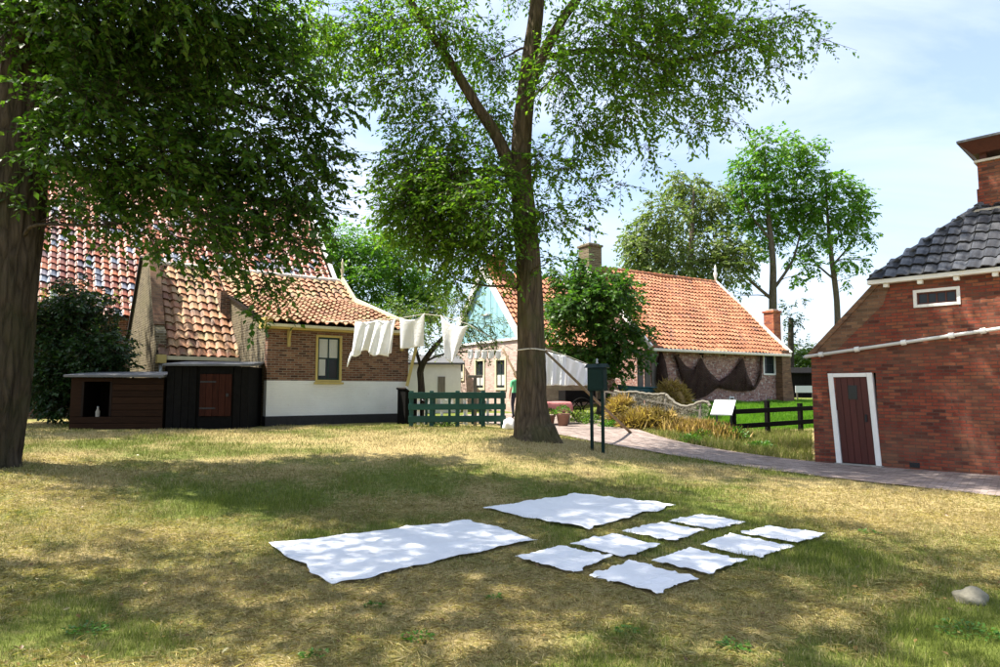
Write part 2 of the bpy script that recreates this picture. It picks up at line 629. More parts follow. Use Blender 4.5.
mat_plain('white_stone', (.68, .66, .64), .8, .1, 5, .3)
mat_plain('black_wood', (.007, .0065, .006), .9, .5, 5, .4, spec=.08, stretch=(2, 2, 2))
mat_plain('panel_white', (.74, .75, .77), .3, .03, 3, .02)
mat_plain('rope_white', (.66, .62, .54), .9, .1, 20, .3)
mat_plain('zinc', (.38, .40, .42), .4, .2, 4, .1, metal=.5)
mat_plain('terracotta', (.26, .14, .10), .85, .2, 6, .3)
mat_plain('dark_iron', (.02, .02, .022), .5, .3, 6, .2)
mat_plain('boat_teal', (.03, .11, .12), .45, .25, 4, .1)
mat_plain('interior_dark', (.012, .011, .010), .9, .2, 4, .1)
mat_plain('interior_white', (.62, .62, .64), .9, .1, 4, .1)
mat_plain('skin', (.55, .32, .22), .5, .06, 6, .05)
mat_plain('hair', (.07, .035, .02), .6, .3, 30, .3)
mat_plain('shirt_green', (.12, .46, .22), .85, .12, 8, .2)
mat_plain('trousers_dark', (.025, .028, .04), .85, .2, 8, .2)
mat_plain('soil', (.10, .075, .05), .95, .35, 8, .5)
mat_wood('wood_brown', (.023, .0105, .005), axis='x')
mat_wood('wood_reddoor', (.030, .009, .005), axis='z')
mat_wood('wood_dark', (.018, .012, .009), axis='z')
mat_wood('wood_grey', (.17, .15, .125), axis='z')
mat_wood('wood_pole', (.20, .145, .09), axis='z')
mat_cloth('linen', (.90, .91, .94), .2)
mat_cloth('pink_cloth', (.72, .28, .27), .2)
mat_cloth('curtain', (.75, .75, .72), .3)
mat_net('net_brown', (.050, .030, .024), .40, 90)
mat_net('net_grey', (.20, .185, .145), .575, 55)
mat_glass('glass')
mat_tile('tile_barn', [(0, (.16, .042, .024)), (.18, (.235, .07, .032)), (.38, (.28, .10, .047)), (.55, (.20, .058, .035)), (.70, (.13, .045, .036)), (.76, (.08, .10, .14)), (.86, (.14, .17, .23)), (.93, (.18, .07, .047)), (1, (.30, .12, .062))], .5, .45, moss=((.16, .14, .07), .60))
mat_tile('tile_house', [(0, (.19, .085, .048)), (.25, (.31, .14, .073)), (.5, (.36, .195, .11)), (.7, (.29, .18, .088)), (.85, (.23, .105, .058)), (1, (.14, .085, .055))], .65, .3, moss=((.27, .235, .11), .52))
mat_tile('tile_orange', [(0, (.24, .085, .038)), (.35, (.33, .125, .056)), (.65, (.38, .17, .085)), (.9, (.27, .10, .045)), (1, (.16, .072, .046))], .65, .3)
mat_tile('tile_black', [(0, (.042, .046, .054)), (.4, (.058, .062, .072)), (.8, (.08, .085, .096)), (1, (.10, .104, .112))], .36, .5)
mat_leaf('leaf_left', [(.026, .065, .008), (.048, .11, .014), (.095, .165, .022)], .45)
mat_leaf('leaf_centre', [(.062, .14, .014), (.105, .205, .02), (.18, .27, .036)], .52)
mat_leaf('leaf_lime', [(.03, .085, .013), (.055, .13, .02), (.10, .185, .032)], .38)
mat_leaf('leaf_apple', [(.06, .10, .02), (.10, .15, .03), (.15, .19, .045)], .4)
mat_leaf('leaf_bright', [(.055, .145, .018), (.09, .20, .024), (.15, .25, .04)], .48)
mat_leaf('leaf_willow', [(.085, .13, .045), (.13, .175, .06), (.19, .215, .085)], .42)
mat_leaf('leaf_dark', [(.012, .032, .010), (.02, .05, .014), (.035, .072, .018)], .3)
mat_leaf('leaf_hedge', [(.06, .12, .02), (.10, .17, .03), (.15, .21, .045)], .4)
mat_leaf('leaf_weed', [(.04, .12, .015), (.07, .17, .02), (.10, .20, .03)], .35)
mat_leaf('meadow_leaf', [(.08, .19, .012), (.12, .26, .02), (.17, .31, .03)], .4)
mat_leaf('clippings', [(.24, .18, .075), (.42, .34, .16), (.58, .50, .28)], .15)
mat_leaf('litter', [(.10, .055, .02), (.20, .12, .04), (.16, .15, .04)], .2)
mat_leaf('straw_tall', [(.26, .17, .06), (.40, .27, .10), (.52, .38, .17)], .25)
mat_bark('bark', (.105, .078, .052), (.085, .088, .034))
mat_bark('bark_dark', (.058, .046, .034), (.04, .044, .02))
mat_bark('bark_thin', (.13, .105, .08), (.10, .10, .05), 1.5)
mat_grass('lawn_ground', False)
mat_grass('lawn_blades', True)


def mat_paving():
    m = Mat('paving', .85, .25)
    p = m.pos()
    b = m.node('TexBrick')
    mp_ = m.node('Mapping'); mp_.inputs['Rotation'].default_value = (0, 0, R(38)); m.ln(p, mp_.inputs['Vector'])
    b.inputs['Scale'].default_value = 1; b.inputs['Brick Width'].default_value = .205; b.inputs['Row Height'].default_value = .095
    b.inputs['Mortar Size'].default_value = .006; b.inputs['Color1'].default_value = (0, 0, 0, 1); b.inputs['Color2'].default_value = (1, 1, 1, 1)
    m.ln(mp_.outputs[0], b.inputs['Vector'])
    c = m.ramp(b.outputs['Color'], [(0, (.17, .13, .12)), (.35, (.245, .20, .185)), (.7, (.30, .24, .22)), (1, (.35, .30, .28))])
    n = m.noise(p, 1.2, 6, .65); n2 = m.noise(p, 25, 4, .6)
    c = m.mix(b.outputs['Fac'], c, (.16, .14, .10))
    c = m.mix(.6, c, m.ramp(n, [(.3, (.65, .6, .58)), (.7, (1.25, 1.22, 1.2))]), 'MULTIPLY')
    c = m.mix(.4, c, m.ramp(n2, [(.3, (.6, .6, .6)), (.7, (1.3, 1.3, 1.3))]), 'MULTIPLY')
    m.color(c)
    m.bump(m.math('SUBTRACT', m.math('MULTIPLY', n2, .5), b.outputs['Fac']), .6, .01)


mat_paving()

# ================================================================== SETTING
def inpoly(x, y, poly):
    x = np.asarray(x); y = np.asarray(y)
    c = np.zeros(x.shape, bool)
    n = len(poly)
    for i in range(n):
        x0, y0 = poly[i][0], poly[i][1]; x1, y1 = poly[(i + 1) % n][0], poly[(i + 1) % n][1]
        if y0 == y1: continue
        k = ((y0 > y) != (y1 > y)) & (x < (x1 - x0) * (y - y0) / (y1 - y0) + x0)
        c ^= k
    return c


pairs = [((1000, 497), (1000, 476)), ((900, 486), (900, 469)), ((811, 476), (811, 462)), ((750, 468), (762, 456)),
         ((700, 460), (715, 449)), ((650, 452), (675, 441)), ((610, 445), (650, 434)), ((578, 439), (628, 427)),
         ((556, 434), (608, 421.5)), ((528, 428), (585, 418)), ((495, 424), (545, 414.5))]
PA = [(G(*a), G(*b)) for a, b in pairs]
d0 = Vector((.693, -.721, 0))
ext = []
for k in (9, 6, 3):
    a = PA[0][0] + d0 * k; b = PA[0][1] + d0 * k
    ext.append((a, b))
PA = ext + PA
a_, b_ = PA[-1]
PA.append((a_ + Vector((-3.0, 1.2, 0)), b_ + Vector((-2.5, 1.5, 0))))
PATH_POLY = [a for a, b in PA] + [b for a, b in PA][::-1]


def path_mesh():
    # resample lengthwise (Catmull-Rom) and crosswise
    def cr(pts, n=6):
        out = []
        for i in range(len(pts) - 1):
            p0 = pts[max(i - 1, 0)]; p1 = pts[i]; p2 = pts[i + 1]; p3 = pts[min(i + 2, len(pts) - 1)]
            for k in range(n):
                t = k / n
                out.append(0.5 * ((2 * p1) + (p2 - p0) * t + (2 * p0 - 5 * p1 + 4 * p2 - p3) * t * t + (3 * p1 - p0 - 3 * p2 + p3) * t ** 3))
        out.append(pts[-1])
        return out
    A = cr([a for a, b in PA]); B = cr([b for a, b in PA])
    nx = 14
    vs = np.array([[(a.x + (b.x - a.x) * j / nx, a.y + (b.y - a.y) * j / nx, 0) for j in range(nx + 1)] for a, b in zip(A, B)])
    e = (vnoise(vs[:, 0, 0] * 3, vs[:, 0, 1] * 3) - .5) * .25
    vs[:, 0, 1] += e
    m = len(A)
    vs = vs.reshape(-1, 3)
    vs[:, 2] = T(vs[:, 0], vs[:, 1]) + .016
    fs = np.array([(i * (nx + 1) + j, i * (nx + 1) + j + 1, (i + 1) * (nx + 1) + j + 1, (i + 1) * (nx + 1) + j) for i in range(m - 1) for j in range(nx)])
    o = npmesh('path', vs, fs, 'paving', smooth=True)
    return tag(o, kind='structure', label='pinkish brick paved path curving past the tree')


path_mesh()

# green meadow behind the black fence and before the far house
MEADOW = [G(738, 432), G(812, 428), Vector((13.5, 21.5, 0)), Vector((19, 27, 0)), Vector((17, 34, 0)), Vector((12.6, 30.2, 0)), Vector((6.2, 26.2, 0)), Vector((6.0, 23, 0))]

GREEN_BLOBS = [(230, 505, 1.2, .5), (330, 505, 1.0, .4), (60, 640, .7, .45), (30, 590, .8, .35), (410, 640, .25, .3), (970, 640, .5, .4), (830, 560, .6, .3), (150, 640, .5, .3),
               (450, 470, 1.6, .3), (250, 560, .6, .2), (700, 500, 1.0, .25), (640, 630, .4, .25), (780, 600, .5, .25), (540, 480, 1.5, .25)]
STRAW_BLOBS = [(420, 443, 3.5, .35), (560, 445, 1.5, .3), (880, 515, 1.6, .35), (980, 520, 1.2, .3), (60, 500, .9, .25), (250, 590, .8, .25), (480, 600, 1.0, .2), (560, 640, .8, .2), (150, 590, .6, .2)]
_gb = [(G(a, b), r, w) for a, b, r, w in GREEN_BLOBS]
_sb = [(G(a, b), r, w) for a, b, r, w in STRAW_BLOBS]


def dryness(x, y):
    d = .52 + (fbm(x * .55 + 11, y * .55 + 4, 4) - .5) * 1.0 + (fbm(x * 2.6, y * 2.6, 3) - .5) * .35
    for p, r, w in _gb:
        d = d - w * .55 * np.exp(-((x - p.x) ** 2 + (y - p.y) ** 2) / (r * r))
    for p, r, w in _sb:
        d = d + w * .7 * np.exp(-((x - p.x) ** 2 + (y - p.y) ** 2) / (r * r))
    m = inpoly(x, y, MEADOW)
    d = np.where(m, -.35, d)
    far = (y > 24) & ~m
    d = np.where(far, .15, d)
    return d


def ground():
    def axis(lo, hi, a, b, fine):
        pts = list(np.arange(a, b + 1e-6, fine))
        s, x = fine, a
        left = []
        while x > lo:
            s = min(s * 1.22, 25); x -= s; left.append(x)
        s, x = fine, pts[-1]
        right = []
        while x < hi:
            s = min(s * 1.22, 25); x += s; right.append(x)
        return np.array(left[::-1] + pts + right)
    xs = axis(-420, 420, -13, 17, .2); ys = axis(-150, 700, 2.4, 31, .2)
    X, Y = np.meshgrid(xs, ys)
    x = X.ravel(); y = Y.ravel()
    z = T(x, y) + (fbm(x * 1.5, y * 1.5, 3) - .5) * .035 * (np.hypot(x, y) < 60)
    ip = inpoly(x, y, PATH_POLY)
    z = np.where(ip, T(x, y) - .02, z)
    v = np.stack([x, y, z], -1)
    nx, ny = len(xs), len(ys)
    i = np.arange((ny - 1) * (nx - 1)); r = i // (nx - 1); c = i % (nx - 1)
    a = r * nx + c
    f = np.stack([a, a + 1, a + nx + 1, a + nx], -1)
    o = npmesh('ground', v, f, 'lawn_ground', smooth=True, attrs={'dry': dryness(x, y)})
    tag(o, kind='structure', label='sun-dried lawn with patches of straw and green grass')


ground()

# ================================================================== ROOF TILES
def tile_mesh(w, l, h=.028, lift=.03, n=8):
    """S-profile pantile: x across, y up the slope, z off the roof"""
    ts = np.linspace(-0.03, 1.05, n + 1)
    prof = []
    for t in ts:
        z = h * (math.sin(2 * math.pi * (t - .02)) * .75 + .35 * math.sin(4 * math.pi * t + .6))
        prof.append((t * w, z))
    v = []
    for y, off, th in ((-.02, lift + .012, 0), (-.02, lift - .012, 0), (l * .55, lift * .55 + .012, 0), (l * 1.04, .006, 0)):
        for x, z in prof:
            v.append((x, y, z + off))
    k = n + 1
    f = []
    for i in range(n):
        f.append((i, k + i, k + i + 1, i + 1)[::-1])           # front lip
        f.append((i, i + 1, 2 * k + i + 1, 2 * k + i))
        f.append((2 * k + i, 2 * k + i + 1, 3 * k + i + 1, 3 * k + i))
    return np.array(v), np.array(f)


def lay_tiles(parent, frame, origin, uvec, svec, ncols, nrows, w, l, mat, pick=None, keep=None, limit=300, name='tile', stuffname='roof_tiles', h=.028, lift=.03, jit=1.0):
    """tiles on a plane given in the frame's local coordinates; pick(px,py) says which are built one by one"""
    tv, tf = tile_mesh(w, l, h, lift)
    u = Vector(uvec).normalized(); s = Vector(svec).normalized(); nn = u.cross(s)
    O = Vector(origin)
    rnd = random.Random(ncols * 31 + nrows)
    rest_v = []; rest_f = []; singles = []
    for r in range(nrows):
        for c in range(ncols):
            p = O + u * (c * w) + s * (r * l)
            if keep and not keep(c, r, c * w, r * l): continue
            p = p + s * rnd.uniform(-.008, .008) * jit + nn * rnd.uniform(-.003, .008) * jit + u * rnd.uniform(-.006, .006) * jit
            p = p + nn * (.022 * math.sin(c * w * 1.3 + r * l * .9) + .014 * math.sin(c * w * 3.1 - r * l * 2.0 + 1.0))
            an = rnd.uniform(-.022, .022) * jit
            cu = u * math.cos(an) + s * math.sin(an); cs = -u * math.sin(an) + s * math.cos(an)
            tl = rnd.uniform(-.015, .025) * jit
            cs2 = cs * math.cos(tl) - nn * math.sin(tl); cn = cu.cross(cs2)
            single = False
            if pick:
                q = project(frame.wld(*(p + u * w / 2 + s * l / 2)))
                single = pick(*q)
            if single:
                singles.append((p, cu, cs2, cn, q))
            else:
                B = np.array([cu, cs2, cn])
                rest_f.append(tf + len(rest_v) * len(tv)); rest_v.append(tv @ B + np.array(p))
    me = None
    for i, (p, cu, cs2, cn, q) in enumerate(singles[:limit]):
        if me is None:
            me = bpy.data.meshes.new(name)
            me.from_pydata(tv.tolist(), [], tf.tolist()); me.update()
            me.polygons.foreach_set('use_smooth', [True] * len(me.polygons))
            me.materials.append(M[mat])
        o = bpy.data.objects.new(name, me); COL.objects.link(o); o.parent = parent
        Mx = Matrix((cu, cs2, cn)).transposed().to_4x4(); Mx.translation = p
        o.matrix_basis = Mx
    for (p, cu, cs2, cn, q) in singles[limit:]:
        B = np.array([cu, cs2, cn])
        rest_f.append(tf + len(rest_v) * len(tv)); rest_v.append(tv @ B + np.array(p))
    if rest_v:
        o = npmesh(stuffname, np.concatenate(rest_v), np.concatenate(rest_f), mat, parent, smooth=True)
        o['kind'] = 'stuff'
    return len(singles)


def inframe(*rects):
    return lambda x, y: any(a <= x <= c and b <= y <= d for a, b, c, d in rects)


def wall_cells(mb, u0, u1, z0, z1, v0, v1, holes):
    us = sorted({u0, u1, *[h[0] for h in holes], *[h[1] for h in holes]})
    zs = sorted({z0, z1, *[h[2] for h in holes], *[h[3] for h in holes]})
    us = [u for u in us if u0 <= u <= u1]; zs = [z for z in zs if z0 <= z <= z1]
    for i in range(len(us) - 1):
        j = 0
        while j < len(zs) - 1:
            def hole(k):
                cu = (us[i] + us[i + 1]) / 2; cz = (zs[k] + zs[k + 1]) / 2
                return any(h[0] < cu < h[1] and h[2] < cz < h[3] for h in holes)
            if hole(j): j += 1; continue
            k = j
            while k + 1 < len(zs) - 1 and not hole(k + 1): k += 1
            mb.box(us[i], us[i + 1], v0, v1, zs[j], zs[k + 1])
            j = k + 1
    return mb


def window(parent, u0, u1, z0, z1, v, frame, sash, ncol=2, nrow=2, fw=.07, sw=.035, proud=.03, curtain=None, sill=None, name='window'):
    """frame ring + sash bars + panes, in a wall whose outer face is y=v (local), opening z0..z1"""
    m = MB()
    a, b = v - proud, v + .10
    m.box(u0, u0 + fw, a, b, z0, z1); m.box(u1 - fw, u1, a, b, z0, z1)
    m.box(u0 + fw, u1 - fw, a, b, z0, z0 + fw); m.box(u0 + fw, u1 - fw, a, b, z1 - fw, z1)
    w = m.build(name, frame, parent, bevel=.006)
    iu0, iu1, iz0, iz1 = u0 + fw, u1 - fw, z0 + fw, z1 - fw
    s = MB(); y0, y1 = v + .03, v + .075
    s.box(iu0, iu0 + sw, y0, y1, iz0, iz1); s.box(iu1 - sw, iu1, y0, y1, iz0, iz1)
    s.box(iu0 + sw, iu1 - sw, y0, y1, iz0, iz0 + sw); s.box(iu0 + sw, iu1 - sw, y0, y1, iz1 - sw, iz1)
    xs = [iu0 + sw + (iu1 - iu0 - 2 * sw) * i / ncol for i in range(ncol + 1)]
    zs = [iz0 + sw + (iz1 - iz0 - 2 * sw) * i / nrow for i in range(nrow + 1)]
    for x in xs[1:-1]: s.box(x - sw * .4, x + sw * .4, y0 + .004, y1 - .004, iz0 + sw, iz1 - sw)
    for z in zs[1:-1]: s.box(iu0 + sw, iu1 - sw, y0 + .008, y1 - .008, z - sw * .4, z + sw * .4)
    s.build('sash', sash, w)
    for i in range(ncol):
        for j in range(nrow):
            MB().box(xs[i] + .002, xs[i + 1] - .002, v + .05, v + .056, zs[j] + .002, zs[j + 1] - .002).build('pane', 'glass', w)
    if curtain:
        for (c0, c1, k0, k1) in curtain:
            n = 14; mb = MB(); vs = []
            for i in range(n + 1):
                x = iu0 + (iu1 - iu0) * (c0 + (c1 - c0) * i / n); yy = v + .049 - .006 * (i % 2)
                vs += [(x, yy, iz0 + (iz1 - iz0) * k0), (x, yy, iz0 + (iz1 - iz0) * k1)]
            mb.add(vs, [(2 * i, 2 * i + 2, 2 * i + 3, 2 * i + 1) for i in range(n)])
            mb.build('curtain', 'curtain', w)
    if sill:
        MB().box(u0 - .05, u1 + .05, v - .09, v - .004 - proud, z0 - .06, z0 - .003).build('sill', sill, w, bevel=.005)
    return w


# ================================================================== LEFT HOUSE (front house A + set-back part B)
ZA = .58
FA = Frame(-6.46, 18.5, ZA, R(36))
L = thing('cottage', 'brown brick cottage with white-painted lower wall, yellow trim and orange tiles behind the laundry', 'house', FA.o, FA.ang)
UW = 4.40
ze = 2.86                      # eaves
zk, vk = 4.25, 4.5             # kink of the roof
vr = 5.75; zr = 5.22           # ridge
w0 = FA.on(315, 382); w1 = FA.on(342, 336)
wu0, wu1, wz0, wz1 = w0.x, w1.x, w0.z, w1.z
hole = [(wu0, wu1, wz0, wz1)]
zb = FA.on(330, 415).z; zt = FA.on(330, 381).z
zb = max(.2, zb)
MB().box(-.02, UW + .02, -.03, .28, -.4, zb).build('plinth', 'tar', L)
wall_cells(MB(), 0, UW, zb, zt, 0, .25, hole).build('painted_wall', 'brick_white', L)
wall_cells(MB(), 0, UW, zt, ze, 0.003, .25, hole).build('brick_wall', 'brick_dark', L)
# return wall on the left and right wall
for uu, th, mt in ((0.004, .22, 'brick_beige'), (UW - .224, .22, 'brick_dark')):
    MB().prism([(uu, .251, -.4), (uu, .251, ze), (uu, vk, zk - .12), (uu, vr, zr - .12), (uu, 9.0, 2.3), (uu, 9.0, -.4)], (th, 0, 0)).build('side_wall', mt, L)
window(L, wu0, wu1, wz0, wz1, 0.003, 'yellow_paint', 'darkgreen_sash', 2, 2, fw=.065, sw=.05, curtain=[(.06, .94, .52, .97), (.06, .38, .1, .5)], sill='yellow_paint')
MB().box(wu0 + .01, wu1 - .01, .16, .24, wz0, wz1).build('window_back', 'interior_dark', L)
# eaves
MB().box(-.10, UW + .12, -.20, -.03, ze - .14, ze + .01).build('fascia', 'yellow_paint', L, bevel=.01)
MB().box(-.12, UW + .14, -.31, -.203, ze - .09, ze + .0).build('gutter', 'cream_paint', L, bevel=.02)
for px in (288, 376, 401):
    c = FA.on(px, 345)
    m = MB(); m.box(c.x - .04, c.x + .04, -.10, .0, ze - .62, ze - .15)
    m.bar((c.x, -.09, ze - .42), (c.x, -.19, ze - .17), .05, .05)
    m.build('bracket', 'yellow_paint', L, bevel=.008)
MB().box(-.16, .06, -.24, .34, ze - .13, ze + .17).build('corner_box', 'yellow_paint', L, bevel=.01)
# roof decks
def deck(pts, th, name, mat, parent):
    a, b, c, d = [Vector(p) for p in pts]
    n = (b - a).cross(d - a).normalized()
    if n.z < 0: n = -n
    MB().prism([a, b, c, d], -n * th).build(name, mat, parent)
deck([(-.1, -.26, ze + .02), (UW + .1, -.26, ze + .02), (UW + .1, vk, zk), (-.1, vk, zk)], .07, 'roof_deck', 'wood_dark', L)
deck([(-.1, vk, zk), (UW + .1, vk, zk), (UW + .1, vr, zr), (-.1, vr, zr)], .07, 'roof_deck', 'wood_dark', L)
zB, vB, uB = 2.22, 3.15, -2.3
deck([(uB, vB - .2, zB - .2), (-.02, vB - .2, zB - .2), (-.02, vr, zr - .02), (uB, vr, zr - .02)], .07, 'roof_deck', 'wood_dark', L)
deck([(uB, 9.2, 1.95), (UW + .1, 9.2, 1.95), (UW + .1, vr + .02, zr), (uB, vr + .02, zr)], .07, 'roof_deck', 'tile_house', L)
pickA = lambda x, y: 130 < x < 420 and 240 < y < 360
TW, TL = .28, .34
# lower A slope
s1 = Vector((0, vk + .26, zk - ze - .02)); n1 = int(round(s1.length / TL)); l1 = s1.length / n1
lay_tiles(L, FA, (-.1, -.30, ze + .035), (1, 0, 0), s1, 16, n1, (UW + .2) / 16, l1, 'tile_house', pickA, limit=300, h=.046, lift=.05)
s2 = Vector((0, vr - vk, zr - zk)); n2_ = int(round(s2.length / TL)); l2 = s2.length / n2_
lay_tiles(L, FA, (-.1, vk, zk + .02), (1, 0, 0), s2, 16, n2_, (UW + .2) / 16, l2, 'tile_house', pickA, limit=300, h=.046, lift=.05)
s3 = Vector((0, vr - vB + .22, zr - zB + .18)); n3_ = int(round(s3.length / .36)); l3 = s3.length / n3_
lay_tiles(L, FA, (uB + .04, vB - .24, zB - .2), (1, 0, 0), s3, 8, n3_, .28, l3, 'tile_house', pickA, limit=300, h=.046, lift=.05)
# ridge caps with white mortar
m = MB(); k = 17
for i in range(k):
    a = uB + .1 + (UW - uB - .1) * i / k; b = uB + .1 + (UW - uB - .1) * (i + 1) / k + .02
    o = MB().tube([(a, vr, zr + .03), (b, vr, zr + .015)], [.10, .09], 8).build('ridge_tile', 'white_mortar', L)
# verge boards, finial
for (p, q) in (((UW + .13, -.30, ze + .07), (UW + .13, vk, zk + .10)), ((UW + .13, vk, zk + .10), (UW + .13, vr + .05, zr + .14))):
    MB().bar(p, q, .07, .20).build('verge_board', 'cream_paint', L)
fp = (UW + .13, vr, zr + .15)
MB().lathe([(.05, 0), (.05, .12), (.025, .16), (.06, .24), (.075, .34), (.05, .46), (.03, .52), (.055, .60), (.03, .68), (.008, .78)], fp, 10).build('finial', 'cream_paint', L, smooth=True)
# part B: front wall, gable
MB().box(uB + .27, 0, vB, vB + .2, -.4, zB - .05).build('rear_wall', 'wood_dark', L)
MB().box(uB - .02, .0, vB - .32, vB - .22, zB - .31, zB - .20).build('fascia', 'cream_paint', L)
MB().box(uB - .02, uB + .22, vB - .42, vB - .1, zB - .42, zB - .17).build('corner_box', 'yellow_paint', L, bevel=.01)
zg_ = zr + .30
vg = vr + .1
MB().prism([(uB - .02, vB - .05, -.4), (uB - .02, vB - .05, zB + .50), (uB - .02, vB + .35, zB + .72), (uB - .02, vg - .65, zg_), (uB - .02, vg + .65, zg_), (uB - .02, 9.3, 2.6), (uB - .02, 9.3, -.4)], (.27, 0, 0)).build('gable_wall', 'brick_beige', L)
for (p, q) in (((uB - .03, vg + .68, zg_ + .02), (uB - .03, 9.35, 2.60)),):
    MB().bar(p, q, .16, .10).build('coping', 'tar', L)
MB().bar((uB + .11, vB + .35, zB + .76), (uB + .11, vg - .65, zg_ + .04), .29, .07).build('coping', 'brick_brownred', L)
# grey downpipe at the gable, pale hose at the return wall
MB().tube([(uB + .10, vB - .28, zB - .35), (uB + .10, vB - .22, 1.2), (uB + .10, vB - .22, .0)], .05, 8).build('downpipe', 'zinc', L, smooth=True)
MB().tube([(-.06, .55, 1.35), (-.07, .50, .9), (-.10, .50, .35), (-.16, .45, .08)], .03, 6).build('hose', 'white_paint', L, smooth=True)
# small chimney-like dark cheek beside A on B's roof
MB().box(-.30, .0, vk - .3, vk + .25, zk - .9, zk + .02).build('cheek', 'brick_dark', L)

# ------------------------------------------------------------------ BARN behind
bv, bz = 9.54, 4.03
Bn = thing('barn', 'large barn with mottled red and blue-grey pantile roof behind the cottage', 'barn', FA.o, FA.ang)
bs = 1.11
bridge_v = 15.6; bridge_z = bz + bs * (bridge_v - bv)
bu0, bu1 = -10.5, 6.5
MB().prism([(bu0 + .1, bv + .1, -.4), (bu0 + .1, bv + .1, bz - .1), (bu0 + .1, bridge_v, bridge_z - .3), (bu0 + .1, 2 * bridge_v - bv, bz - .1), (bu0 + .1, 2 * bridge_v - bv, -.4)], (bu1 - bu0 - .2, 0, 0)).build('wall', 'brick_dark', Bn)
e0 = bv - .25; ez = bz - .25 * bs
deck([(bu0, e0, ez), (bu1, e0, ez), (bu1, bridge_v, bridge_z), (bu0, bridge_v, bridge_z)], .08, 'roof_deck', 'wood_dark', Bn)
deck([(bu0, 2 * bridge_v - e0, ez), (bu1, 2 * bridge_v - e0, ez), (bu1, bridge_v, bridge_z), (bu0, bridge_v, bridge_z)], .08, 'roof_back', 'tile_barn', Bn)
sb_ = Vector((0, bridge_v - e0, bridge_z - ez)); nb = int(round(sb_.length / .37)); lb = sb_.length / nb
ncb = int((bu1 - bu0) / .285)
lay_tiles(Bn, FA, (bu0, e0 - .03, ez + .01), (1, 0, 0), sb_, ncb, nb, .285, lb, 'tile_barn',
          inframe((40, 195, 136, 306), (262, 212, 340, 285), (140, 195, 200, 262)), limit=300, h=.046, lift=.05)
MB().bar((bu1 + .06, e0, ez + .1), (bu1 + .06, bridge_v, bridge_z + .1), .10, .24).build('verge_board', 'white_paint', Bn)
for i in range(36):
    a = bu0 + (bu1 - bu0) * i / 36; b = bu0 + (bu1 - bu0) * (i + 1) / 36 + .02
    MB().tube([(a, bridge_v, bridge_z + .05), (b, bridge_v, bridge_z + .03)], [.13, .12], 8).build('ridge_tile', 'tile_barn', Bn)

# ------------------------------------------------------------------ HUTCHES
hz = .57
h0 = P(69, 428, 16.9)
Ha = thing('wooden_hutch', 'low brown plank hutch with an open dark hatch beside the tree', 'hutch', (h0.x, h0.y, hz - .02), R(7))
wA, hA, dA = 2.22, 1.36, 1.5
for i in range(8):     # plinth + horizontal boards right of the hatch
    z0 = .05 + i * .165; z1 = z0 + .155
    if z0 > 1.3: break
    if z0 < .30:
        MB().box(0.0, wA, -.02, .02, z0, z1).build('board', 'wood_brown', Ha, bevel=.006)
    else:
        MB().box(.98, wA, -.02 - .004 * (i % 2), .02, z0, z1).build('board', 'wood_brown', Ha, bevel=.006)
MB().box(0, .26, -.02, .02, .38, 1.36).build('board', 'wood_brown', Ha, bevel=.006)
MB().box(.26, .98, -.03, .02, 1.26, 1.36).build('lintel', 'wood_brown', Ha, bevel=.006)
m = MB(); m.box(0, .04, .021, dA, .0, 1.36); m.box(wA - .04, wA, .021, dA, 0, 1.36); m.box(.04, wA - .04, dA - .04, dA, 0, 1.36)
m.build('side_wall', 'wood_dark', Ha)
MB().box(.04, wA - .04, .021, dA - .05, .0, .36).build('floor_box', 'wood_dark', Ha)
for x in (.26, .93): MB().box(x, x + .05, -.028, .019, .38, 1.26).build('hatch_post', 'wood_dark', Ha)
m = MB(); m.hexa([(-.12, -.18, 1.37), (wA + .05, -.18, 1.37), (wA + .05, dA + .1, 1.50), (-.12, dA + .1, 1.50), (-.12, -.18, 1.43), (wA + .05, -.18, 1.43), (wA + .05, dA + .1, 1.56), (-.12, dA + .1, 1.56)])
m.build('roof', 'felt', Ha, bevel=.008)
MB().box(-.15, wA + 2.25, -.25, .5, -.08, .045).build('foundation_slab', 'concrete', Ha)
Hb0 = Vector((h0.x, h0.y, 0)) + Vector((math.cos(R(7)), math.sin(R(7)), 0)) * 2.29
Hb = thing('tarred_shed', 'black tarred low shed with a red-brown plank door against the cottage', 'shed', (Hb0.x, Hb0.y, hz - .02), R(7))
wB_, dB, hB = 2.02, 1.5, 1.66
for i in range(11):
    x0 = i * wB_ / 11
    if .8 < x0 + .1 < 1.60: continue
    MB().box(x0 + .004, x0 + wB_ / 11 - .004, -.02 - .006 * (i % 2), .02, .05, hB).build('board', 'black_wood', Hb, bevel=.005)
for i in range(5):
    x0 = .82 + i * .158
    MB().box(x0 + .003, x0 + .155, -.05, -.005, .38, 1.46).build('door_board', 'wood_reddoor', Hb, bevel=.005)
for zz_ in (.58, 1.26):
    MB().box(.83, 1.22, -.058, -.051, zz_ - .018, zz_ + .018).build('strap_hinge', 'dark_iron', Hb)
MB().box(1.48, 1.54, -.075, -.051, .88, .96).build('latch', 'dark_iron', Hb)
MB().box(.80, 1.63, -.012, .02, .05, .37).build('threshold_board', 'black_wood', Hb)
MB().box(.80, 1.63, -.02, .02, 1.47, hB).build('lintel', 'black_wood', Hb)
m = MB(); m.box(0, .04, .021, dB, 0, hB); m.box(wB_ - .04, wB_, .021, dB, 0, hB); m.box(.04, wB_ - .04, dB - .04, dB, 0, hB); m.box(.7, 1.7, .021, .05, 0, hB)
m.build('side_wall', 'black_wood', Hb)
